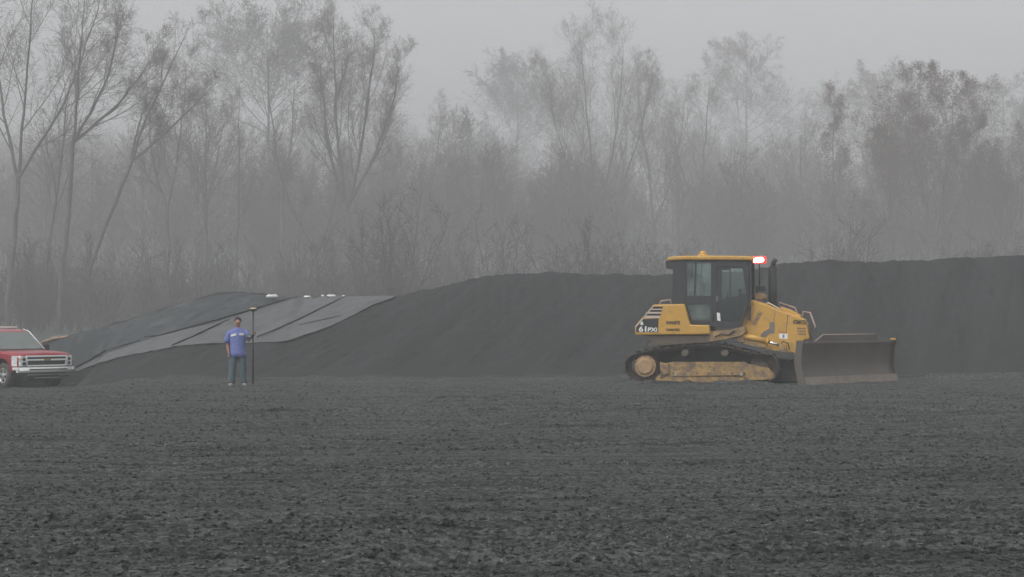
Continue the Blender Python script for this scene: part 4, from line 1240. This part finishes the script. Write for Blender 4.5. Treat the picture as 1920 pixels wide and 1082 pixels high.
# dark spoil in front of the blade: part of ground relief; small clod heap
# ------------------------------------------------------------------ pickup truck
def pickup():
    TY = 54.0; TX = (87 - 960) * TY / F
    TZ = -0.55
    T_ = empty('pickup_truck', (TX, TY, TZ), R(-42))
    tag(T_, 'red pickup truck with chrome grille and bumper cut off by the left edge', 'pickup truck')
    red = mat('truck_red', (0.30, 0.014, 0.028), rough=0.35, dirt=(0.20, 0.10, 0.09), amt=0.15, coat=0.5, scale=1.5, var=0.06)
    blk = mat('truck_black_plastic', (0.02, 0.022, 0.022), rough=0.55)
    und = mat('truck_underbody', (0.035, 0.035, 0.034), rough=0.9)
    dusty = mat('tyre_rubber', (0.045, 0.043, 0.04), rough=0.9, dirt=(0.12, 0.10, 0.085), amt=0.4, scale=6)
    dchr = mat('chrome_dull', (0.88, 0.89, 0.88), rough=0.22, metal=0.25, var=0.05)
    paintw = mat('bright_trim', (0.86, 0.87, 0.86), rough=0.3, metal=0.1)
    # X forward (0 = front of grille), Y left, Z up
    def arc(cx_, r_, n=9): return [(cx_ + r_ * math.cos(a), 0.42 + r_ * math.sin(a)) for a in [PI * k / n for k in range(n + 1)]]
    low = 0.50
    side = [(-0.02, 0.70), (-0.10, 0.64)]
    side += [(-0.95 + 0.50 * math.cos(PI * k / 10 * 0.9 + 0.15), 0.42 + 0.50 * math.sin(PI * k / 10 * 0.9 + 0.15)) for k in range(11)]
    side += [(-1.5, low), (-4.1, low)]
    side += [(-4.65 + 0.50 * math.cos(PI * k / 10 * 0.9 + 0.15), 0.42 + 0.50 * math.sin(PI * k / 10 * 0.9 + 0.15)) for k in range(11)]
    side += [(-5.25, 0.6), (-5.78, 0.62), (-5.80, 1.22), (-3.6, 1.24), (-3.58, 1.16), (-1.5, 1.14), (-0.6, 1.10), (-0.10, 1.03), (-0.02, 0.98)]
    bd = MB()
    for s_ in (-1, 1):
        bd.prism(side, s_ * 1.0, s_ * 0.78)
    body = bd.build('body', red, T_, 0.04)
    hd = MB()
    rings = []
    for (x, zc, ze, hw) in ((0.0, 1.06, 0.98, 0.90), (-0.06, 1.11, 1.03, 0.93), (-0.3, 1.15, 1.08, 0.955), (-0.8, 1.18, 1.12, 0.965), (-1.45, 1.20, 1.155, 0.965)):
        top = [(x, hw * math.sin(PI / 2 * u), ze + (zc - ze) * math.cos(PI / 2 * u) ** 0.6 if abs(u) < 1 else ze) for u in np.linspace(-1, 1, 11)]
        rings.append(top + [(x, hw, 0.92), (x, -hw, 0.92)])
    hd.loft(rings)
    hd.build('hood', red, T_)
    bx = MB()
    bx.box((-2.9, 0, 0.72), (4.6, 1.5, 0.35)); bx.box((-0.75, 0, 0.78), (1.2, 1.2, 0.3))
    bx.build('underbody', und, T_)
    # cab greenhouse
    def gring(x, zt, hw, zb=1.12, hb=0.93):
        return [(x, -hb, zb), (x, -hw, zt - 0.05), (x, -hw * 0.8, zt), (x, hw * 0.8, zt), (x, hw, zt - 0.05), (x, hb, zb)]
    gh = MB()
    gh.loft([gring(-1.40, 1.17, 0.90), gring(-2.13, 1.78, 0.70), gring(-2.45, 1.85, 0.72), gring(-3.3, 1.85, 0.72), gring(-3.55, 1.70, 0.76), gring(-3.6, 1.2, 0.9)], smooth=False)
    cabo = gh.build('cab', red, T_, 0.03)
    gl = MB()
    def quad(mb, a, b, c, d_, nrm, th=0.012):
        n = Vector(nrm).normalized() * th
        vs = [Vector(p) + n for p in (a, b, c, d_)] + [Vector(p) - n * 0.2 for p in (a, b, c, d_)]
        mb.add(vs, [(0, 1, 2, 3), (7, 6, 5, 4), (0, 4, 5, 1), (1, 5, 6, 2), (2, 6, 7, 3), (3, 7, 4, 0)])
    # windscreen sits on the slanted front face
    quad(gl, (-1.46, -0.82, 1.21), (-1.46, 0.82, 1.21), (-2.09, 0.63, 1.745), (-2.09, -0.63, 1.745), (0.66, 0, 0.75), 0.02)
    gmat = mat('window_grey_green', (0.16, 0.19, 0.18), rough=0.08, coat=0.6, scale=1.5, var=0.15)
    gl.build('windscreen', gmat, cabo)
    for s_ in (-1, 1):
        sw = MB()
        quad(sw, (-1.72, s_ * 0.915, 1.2), (-2.42, s_ * 0.905, 1.2), (-2.42, s_ * 0.75, 1.74), (-2.16, s_ * 0.755, 1.72), (0, s_, 0.25), 0.02)
        sw.build('side_window', gmat, cabo)
        sw = MB()
        quad(sw, (-2.52, s_ * 0.905, 1.2), (-3.4, s_ * 0.905, 1.2), (-3.36, s_ * 0.76, 1.72), (-2.52, s_ * 0.75, 1.74), (0, s_, 0.25), 0.02)
        sw.build('side_window', gmat, cabo)
        mr = MB(); mr.box((-1.75, s_ * 1.12, 1.25), (0.1, 0.22, 0.2)); mr.box((-1.75, s_ * 1.0, 1.2), (0.05, 0.14, 0.04))
        mr.build('wing_mirror', blk, T_, 0.02)
    tr = MB()
    tr.tube([(-1.42, -0.87, 1.19), (-2.10, -0.70, 1.775), (-2.45, -0.70, 1.85)], 0.016, 6)
    tr.build('pillar_trim', paintw, cabo)
    tr = MB()
    tr.tube([(-1.42, 0.87, 1.19), (-2.10, 0.70, 1.775), (-2.45, 0.70, 1.85)], 0.016, 6)
    tr.build('pillar_trim', paintw, cabo)
    cw = MB(); cw.tube([(-1.40, -0.86, 1.185), (-1.36, 0, 1.20), (-1.40, 0.86, 1.185)], 0.022, 6); cw.build('cowl', blk, cabo)
    lb = MB(); lb.box((-2.75, 0, 1.905), (0.28, 1.2, 0.06)); lb.box((-2.75, -0.45, 1.87), (0.1, 0.1, 0.05)); lb.box((-2.75, 0.45, 1.87), (0.1, 0.1, 0.05))
    lb.build('light_bar', mat('light_bar_pale', (0.72, 0.70, 0.66), rough=0.4), T_, 0.015)
    # grille
    gr = MB(); gr.box((-0.03, 0, 0.86), (0.08, 1.40, 0.33))
    g0 = gr.build('grille', blk, T_, 0.02)
    gc = MB()
    gc.box((0.035, 0, 1.005), (0.06, 1.48, 0.05)); gc.box((0.045, 0, 0.895), (0.05, 1.42, 0.055)); gc.box((0.035, 0, 0.715), (0.06, 1.40, 0.04))
    gc.box((0.03, -0.72, 0.92), (0.06, 0.045, 0.19)); gc.box((0.03, 0.72, 0.92), (0.06, 0.045, 0.19))
    gc.box((0.02, -0.70, 0.78), (0.05, 0.03, 0.14)); gc.box((0.02, 0.70, 0.78), (0.05, 0.03, 0.14))
    gc.build('grille_bars', paintw, g0, 0.012)
    em = MB()
    for (w_, h_, xx) in ((0.24, 0.055, 0.08), (0.09, 0.085, 0.08)):
        em.box((xx, 0, 0.897), (0.02, w_, h_))
    em.build('emblem', mat('gold_emblem', (0.42, 0.27, 0.10), rough=0.4, metal=0.5), g0, 0.006)
    sl_ = MB()
    for k in range(6): sl_.box((0.012, 0, 0.745 + 0.024 * k), (0.012, 1.36, 0.006))
    sl_.build('mesh_insert', mat('grille_grey', (0.10, 0.10, 0.10), metal=0.5, rough=0.4), g0)
    for s_ in (-1, 1):
        hl = MB()
        ys_, xs_ = [0.76, 0.93, 1.014, 1.018], [0.035, 0.015, -0.10, -0.36]
        rings = []
        for y_, x_ in zip(ys_, xs_):
            zt_, zb_ = 1.0 + (0.02 if y_ > 0.9 else 0), 0.70
            rings.append([(x_ + 0.012, s_ * y_, zb_), (x_ + 0.012, s_ * y_, zt_), (x_ - 0.08, s_ * (y_ - 0.03), zt_), (x_ - 0.08, s_ * (y_ - 0.03), zb_)])
        hl.loft(rings, smooth=False)
        h0 = hl.build('headlight', mat('headlight_clear', (0.72, 0.75, 0.75), rough=0.12, coat=1.0, scale=14, var=0.4, dirt=(0.15, 0.16, 0.16), amt=0.2), T_, 0.01)
        il = MB()
        for (y_, z_, x_) in ((0.82, 0.92, 0.035), (0.82, 0.78, 0.035), (0.94, 0.78, -0.03)):
            il.cyl((x_, s_ * y_, z_), 0.055, (1, s_ * 0.3, 0), 0.03, 14)
        il.build('bulb_reflector', blk, h0)
        fl = MB(); fl.sphere((0.0, s_ * 0.94, 0.92), 0.04, 10, 6); fl.build('indicator', mat('amber_lens', (0.6, 0.3, 0.12), rough=0.3), h0)
    # bumper
    bp = MB()
    rings = []
    for y_ in np.linspace(-1, 1, 15):
        x_ = 0.13 - 0.16 * abs(y_) ** 4
        rings.append([(x_, y_ * 1.0, 0.50), (x_ + 0.035, y_ * 1.0, 0.565), (x_, y_ * 1.0, 0.665), (x_ - 0.10, y_ * 1.0, 0.665), (x_ - 0.10, y_ * 1.0, 0.50)])
    bp.loft(rings, smooth=False)
    bp.box((-0.14, -1.0, 0.62), (0.34, 0.03, 0.09)); bp.box((-0.14, 1.0, 0.62), (0.34, 0.03, 0.09))
    b0 = bp.build('bumper', dchr, T_, 0.01)
    ms = MB()
    ms.box((0.15, 0, 0.60), (0.03, 1.36, 0.035)); ms.box((0.12, 0, 0.475), (0.05, 1.35, 0.05))
    ms.build('bumper_recess', blk, b0)
    ad = MB()
    ad.box((0.02, 0, 0.40), (0.16, 1.5, 0.13)); ad.box((-0.2, 0, 0.31), (0.3, 1.2, 0.1))
    a0 = ad.build('air_dam', blk, T_, 0.02)
    c2 = MB(); c2.box((0.11, 0, 0.435), (0.04, 1.42, 0.03)); c2.box((0.11, 0, 0.335), (0.03, 0.95, 0.02)); c2.build('lower_trim', mat('lower_trim_grey', (0.35, 0.37, 0.37), metal=0.4, rough=0.5), a0)
    for s_ in (-1, 1):
        th = MB(); th.tube([(0.12, s_ * 0.42, 0.40), (0.17, s_ * 0.42, 0.38), (0.12, s_ * 0.42, 0.35)], 0.015, 6); th.build('tow_hook', blk, T_)
        for x_ in (-0.95, -4.65):
            wy = s_ * 0.84
            ty = MB()
            rings = []
            for (r_, dy) in ((0.24, -0.12), (0.34, -0.135), (0.385, -0.11), (0.40, -0.06), (0.40, 0.06), (0.385, 0.11), (0.34, 0.135), (0.24, 0.12)):
                rings.append([(x_ + r_ * math.cos(a), wy + dy, 0.40 + r_ * math.sin(a)) for a in [2 * PI * k / 32 for k in range(32)]])
            ty.loft(rings, caps=False)
            w0 = ty.build('wheel', dusty, T_)
            rm = MB()
            yo = wy + s_ * 0.09
            rm.tube([(x_, wy - s_ * 0.1, 0.40), (x_, yo - s_ * 0.04, 0.40)], 0.235, 28)
            rm.build('rim_barrel', blk, w0)
            sp = MB()
            sp.cyl((x_, yo + s_ * 0.01, 0.40), 0.06, (0, 1, 0), 0.06, 14)
            for k in range(5):
                a = 2 * PI * k / 5 + 0.3
                M = Matrix.Rotation(-a, 3, 'Y')
                sp.box((x_ + 0.13 * math.cos(a), yo, 0.40 + 0.13 * math.sin(a)), (0.2, 0.03, 0.075), M)
            ring = []
            n = 28
            for (r_, dy) in ((0.215, -0.02), (0.215, 0.03), (0.245, 0.03), (0.245, -0.02), (0.215, -0.02)):
                ring.append([(x_ + r_ * math.cos(2 * PI * k / n), yo + s_ * dy, 0.40 + r_ * math.sin(2 * PI * k / n)) for k in range(n)])
            sp.loft(ring, caps=False)
            sp.build('rim', mat('alloy', (0.62, 0.62, 0.61), rough=0.35, metal=0.8), w0)
    for s_ in (-1, 1):
        for x_ in (-1.62, -2.47, -3.5):
            MB().box((x_, s_ * 1.001, 0.86), (0.012, 0.006, 0.56)).build('door_gap', blk, body)
pickup()

# ------------------------------------------------------------------ person with survey pole
PY_ = 41.6
PX_ = (446 - 960) * PY_ / F
def person():
    z0 = float(ground_z(np.array(PX_), np.array(PY_)))
    Pn = empty('person', (PX_, PY_, z0), R(8))
    tag(Pn, 'man in blue short sleeved work shirt and jeans gripping a survey pole', 'person')
    skin = mat('skin', (0.36, 0.185, 0.135), rough=0.55, var=0.06, scale=8)
    shirt = mat('shirt_blue', (0.145, 0.18, 0.43), rough=0.85, var=0.14, scale=7, bump=0.5, bscale=9)
    jean = mat('denim', (0.075, 0.115, 0.135), rough=0.9, var=0.25, scale=9, bump=0.4, bscale=14)
    hairm = mat('hair_dark', (0.03, 0.022, 0.018), rough=0.8)
    shoe = mat('boot_tan', (0.27, 0.24, 0.20), rough=0.8, dirt=(0.12, 0.12, 0.12), amt=0.3)
    J, E, Rr = [], [], []
    def v(p, r_, par=None):
        J.append(p); Rr.append(r_ if hasattr(r_, '__len__') else (r_, r_))
        i = len(J) - 1
        if par is not None: E.append((par, i))
        return i
    pel = v((0, 0, 0.86), (0.13, 0.10))
    wst = v((0.0, 0, 1.02), (0.13, 0.095), pel)
    cht = v((0, 0, 1.20), (0.15, 0.105), wst)
    uch = v((0, 0, 1.32), (0.12, 0.085), cht)
    nk = v((0.0, -0.005, 1.405), 0.055, uch)
    jaw = v((0.0, -0.025, 1.475), (0.062, 0.070), nk)
    hdv = v((0.0, -0.012, 1.565), (0.078, 0.092), jaw)
    crn = v((0.0, -0.004, 1.625), (0.062, 0.075), hdv)
    v((0.0, -0.125, 1.525), 0.010, hdv)                      # nose
    for s_ in (-1, 1): v((s_ * 0.083, 0.0, 1.54), 0.012, hdv)   # ears
    def hand(wr, dirv, side, curl, par, grip=False):
        """palm and five separate fingers"""
        dirv = Vector(dirv).normalized(); sd = Vector(side).normalized(); nm = dirv.cross(sd)
        W = Vector(wr)
        pc = W + dirv * 0.05
        ip = v(tuple(pc), (0.028, 0.018), par)
        for k, ln in enumerate((0.068, 0.078, 0.073, 0.058)):
            b = pc + dirv * 0.035 + sd * (0.030 - 0.020 * k)
            i0 = v(tuple(b), 0.010, ip)
            m_ = b + dirv * ln * 0.45 * (1 - curl * 0.4) + nm * ln * 0.45 * curl
            i1 = v(tuple(m_), 0.009, i0)
            t_ = m_ + dirv * ln * 0.45 * (1 - curl * 1.6) + nm * ln * 0.45 * (0.4 + curl * 0.5)
            v(tuple(t_), 0.007, i1)
        b = W + dirv * 0.02 + sd * 0.035
        i0 = v(tuple(b), 0.011, ip)
        v(tuple(b + dirv * 0.035 + sd * 0.02 + nm * 0.02 * (1 + curl)), 0.009, i0)
    # arm hanging on the photo's left
    s1 = v((-0.185, 0.0, 1.31), 0.058, uch)
    e1 = v((-0.262, 0.01, 1.06), 0.042, s1)
    w1 = v((-0.222, -0.06, 0.84), 0.028, e1)
    hand((-0.217, -0.067, 0.82), (0.1, -0.18, -1), (0.25, -1, 0.1), 0.45, w1)
    # arm reaching for the pole
    s2 = v((0.185, 0.0, 1.31), 0.058, uch)
    e2 = v((0.268, -0.06, 1.14), 0.042, s2)
    w2 = v((0.375, -0.205, 1.26), 0.030, e2)
    hand((0.383, -0.22, 1.266), (0.45, -0.75, 0.1), (0.1, 0, 1), 0.75, w2)
    for s_ in (-1, 1):
        h_ = v((s_ * 0.095, 0, 0.80), 0.092, pel)
        k_ = v((s_ * 0.125, -0.02, 0.46), 0.060, h_)
        a_ = v((s_ * 0.150, 0.015, 0.10), 0.042, k_)
        f_ = v((s_ * 0.158, -0.03, 0.045), 0.038, a_)
        v((s_ * 0.172, -0.13, 0.035), 0.032, f_)
    me = bpy.data.meshes.new('body')
    me.from_pydata(J, E, [])
    me.materials.append(skin)
    bo = bpy.data.objects.new('body', me)
    col.objects.link(bo); bo.parent = Pn
    sk = bo.modifiers.new('skin', 'SKIN'); sk.use_smooth_shade = True
    for i, vv in enumerate(me.skin_vertices[0].data):
        vv.radius = Rr[i]; vv.use_root = (i == 0)
    sb = bo.modifiers.new('sub', 'SUBSURF'); sb.levels = 1; sb.render_levels = 2
    def ell(c, rx, ry, n=20, tilt=(0, 0)):
        return [(c[0] + rx * math.cos(a), c[1] + ry * math.sin(a), c[2] + tilt[0] * rx * math.cos(a)) for a in [2 * PI * k / n for k in range(n)]]
    sh = MB()
    sh.loft([ell((0.01, 0, 0.70), 0.205, 0.150), ell((0.01, 0, 0.80), 0.200, 0.150), ell((0, 0, 0.95), 0.185, 0.145), ell((0, 0, 1.10), 0.195, 0.145),
             ell((0, 0, 1.24), 0.215, 0.140), ell((0, 0, 1.32), 0.215, 0.118), ell((0, 0, 1.365), 0.165, 0.095), ell((0, 0, 1.39), 0.095, 0.078), ell((0, -0.005, 1.415), 0.07, 0.07)], caps=False)
    shirt_o = sh.build('shirt', shirt, Pn)
    so_ = shirt_o.modifiers.new('solid', 'SOLIDIFY'); so_.thickness = 0.008
    for pts, rad in (([(-0.16, 0, 1.325), (-0.215, 0.0, 1.25), (-0.255, 0.005, 1.12), (-0.268, 0.01, 1.045)], [0.07, 0.082, 0.078, 0.082]),
                     ([(0.16, 0, 1.325), (0.215, -0.015, 1.25), (0.262, -0.045, 1.17), (0.275, -0.065, 1.14)], [0.07, 0.08, 0.075, 0.080])):
        sl2 = MB().tube(pts, rad, 14, caps=False).build('sleeve', shirt, shirt_o)
        so2 = sl2.modifiers.new('solid', 'SOLIDIFY'); so2.thickness = 0.008
    co_ = MB()
    for s_ in (-1, 1):
        co_.add([(0, -0.1, 1.375), (s_ * 0.075, -0.045, 1.43), (s_ * 0.10, -0.06, 1.395), (s_ * 0.035, -0.125, 1.34),
                 (0, -0.092, 1.375), (s_ * 0.072, -0.035, 1.43), (s_ * 0.10, -0.05, 1.39), (s_ * 0.035, -0.115, 1.335)],
                [(0, 1, 2, 3), (7, 6, 5, 4), (0, 4, 5, 1), (1, 5, 6, 2), (2, 6, 7, 3), (3, 7, 4, 0)])
    co_.build('collar', shirt, shirt_o)
    def patch(cx_, cz_, w_, h_, rot):
        mb = MB()
        n = 6; vs = []
        for q in (0, 1):
            for k in range(n):
                t_ = -0.5 + k / (n - 1)
                x_ = cx_ + t_ * w_
                y_ = -0.142 * math.sqrt(max(0, 1 - (x_ / 0.222) ** 2)) - 0.012
                vs.append((x_, y_, cz_ + (q - 0.5) * h_ + rot * t_))
        mb.add(vs, [(k, k + 1, n + k + 1, n + k) for k in range(n - 1)])
        o = mb.build('name_patch', M_WHITE, shirt_o)
        so3 = o.modifiers.new('solid', 'SOLIDIFY'); so3.thickness = 0.006
    patch(-0.10, 1.235, 0.125, 0.052, 0.03)
    patch(0.095, 1.255, 0.115, 0.055, 0.0)
    bt = MB()
    for k in range(5): MB().sphere((0.0, -0.152, 1.26 - 0.11 * k), 0.008, 6, 4).build('button', M_WHITE, shirt_o)
    pk = MB()
    tr = MB()
    for s_ in (-1, 1):
        tr.loft([ell((s_ * 0.08, 0, 0.86), 0.095, 0.115, 16), ell((s_ * 0.085, 0, 0.74), 0.105, 0.112, 16), ell((s_ * 0.11, -0.01, 0.60), 0.098, 0.10, 16), ell((s_ * 0.122, -0.02, 0.46), 0.086, 0.09, 16),
                 ell((s_ * 0.135, -0.005, 0.28), 0.080, 0.088, 16), ell((s_ * 0.148, 0.012, 0.12), 0.082, 0.092, 16), ell((s_ * 0.152, 0.015, 0.055), 0.084, 0.094, 16)])
    tr.build('jeans', jean, Pn)
    for s_ in (-1, 1):
        bo_ = MB()
        rings = []
        for (y_, rx, h_) in ((0.075, 0.025, 0.05), (0.06, 0.045, 0.085), (0.0, 0.05, 0.095), (-0.08, 0.052, 0.07), (-0.15, 0.05, 0.055), (-0.19, 0.028, 0.04)):
            cx_ = s_ * (0.152 - 0.12 * y_)
            rings.append([(cx_ + rx * math.cos(a), y_, h_ * (0.5 + 0.5 * math.sin(a))) for a in [2 * PI * k / 12 for k in range(12)]])
        bo_.loft(rings)
        bo_.build('boot', shoe, Pn)
    # hair: cap over the back and top of the skull
    hr = MB(); rings = []
    for j in range(0, 8):
        ph = PI * 0.52 * j / 7 + 0.03
        ring = []
        for i in range(18):
            a = 2 * PI * i / 18
            front = max(0.0, -math.sin(a))
            pp = ph * (1 - 0.42 * front) 
            ring.append((0.088 * math.sin(pp) * math.cos(a), -0.004 + 0.103 * math.sin(pp) * math.sin(a), 1.588 + 0.098 * math.cos(pp * 1.12)))
        rings.append(ring)
    hr.loft(rings)
    hr.build('hair', hairm, Pn)
    ey = MB()
    for s_ in (-1, 1): MB().sphere((s_ * 0.031, -0.098, 1.552), 0.010, 8, 6).build('eye', hairm, Pn)
    mo = MB(); mo.sphere((0, -0.096, 1.487), 0.012, 8, 6, (2.0, 0.5, 0.4)); mo.build('mouth', mat('lips', (0.25, 0.10, 0.085)), Pn)
    # --- pole stands on the ground, held by the raised hand
    wx = PX_ + 0.415; wy = PY_ - 0.28
    zz = float(ground_z(np.array(wx), np.array(wy)))
    S = empty('survey_pole', (wx, wy, zz))
    tag(S, 'black survey pole topped by a round receiver, held upright by the man', 'survey pole')
    MB().cyl((0, 0, 0.94), 0.019, (0, 0, 1), 1.76, 12).build('rod', M_BLACK, S)
    MB().cyl((0, 0, 0.04), 0.004, (0, 0, 1), 0.10, 10, 0.017).build('point', M_EDGE, S)
    rc = MB()
    rc.cyl((0, 0, 1.825), 0.05, (0, 0, 1), 0.03, 16, 0.085); rc.cyl((0, 0, 1.852), 0.088, (0, 0, 1), 0.028, 20)
    r0 = rc.build('receiver', M_DARK, S, 0.006)
    dm = MB(); dm.sphere((0, 0, 1.868), 0.084, 16, 8, (1, 1, 0.42)); dm.build('receiver_cover', mat('receiver_yellow', (0.55, 0.42, 0.22), rough=0.5), r0)
    ct = MB(); ct.box((-0.085, -0.05, 1.205), (0.13, 0.035, 0.11)); ct.box((-0.03, -0.02, 1.225), (0.07, 0.05, 0.035)); ct.cyl((0, 0, 1.225), 0.03, (0, 0, 1), 0.05, 12)
    c0 = ct.build('data_controller', M_BLACK, S, 0.008)
    MB().box((-0.085, -0.071, 1.215), (0.10, 0.006, 0.065)).build('screen', mat('screen_grey', (0.20, 0.23, 0.23), rough=0.2), c0)
    cb = MB(); cb.tube([(-0.12, -0.03, 1.16), (-0.14, -0.02, 1.11), (-0.11, -0.02, 1.07), (-0.07, -0.03, 1.10), (-0.06, -0.04, 1.16)], 0.012, 6); cb.build('strap', M_GREYD, c0)
person()

# ------------------------------------------------------------------ haze
hz = MB()
hz.add([(-420, -70, -4), (420, -70, -4), (420, 660, -4), (-420, 660, -4), (-420, -70, 84), (420, -70, 84), (420, 660, 84), (-420, 660, 84)],
       [(0, 3, 2, 1), (4, 5, 6, 7), (0, 1, 5, 4), (1, 2, 6, 5), (2, 3, 7, 6), (3, 0, 4, 7)])
hm, ht, hb_ = node_mat('fog')
ht.nodes.remove(hb_)
pv = ht.nodes.new('ShaderNodeVolumePrincipled')
pv.inputs['Color'].default_value = (0.97, 0.985, 1.0, 1)
pv.inputs['Density'].default_value = 0.0030
pv.inputs['Anisotropy'].default_value = 0.0
ht.links.new(pv.outputs[0], ht.nodes['Material Output'].inputs['Volume'])
ho = hz.build('haze', hm)
tag(ho, 'grey fog filling the whole site', kind='stuff')
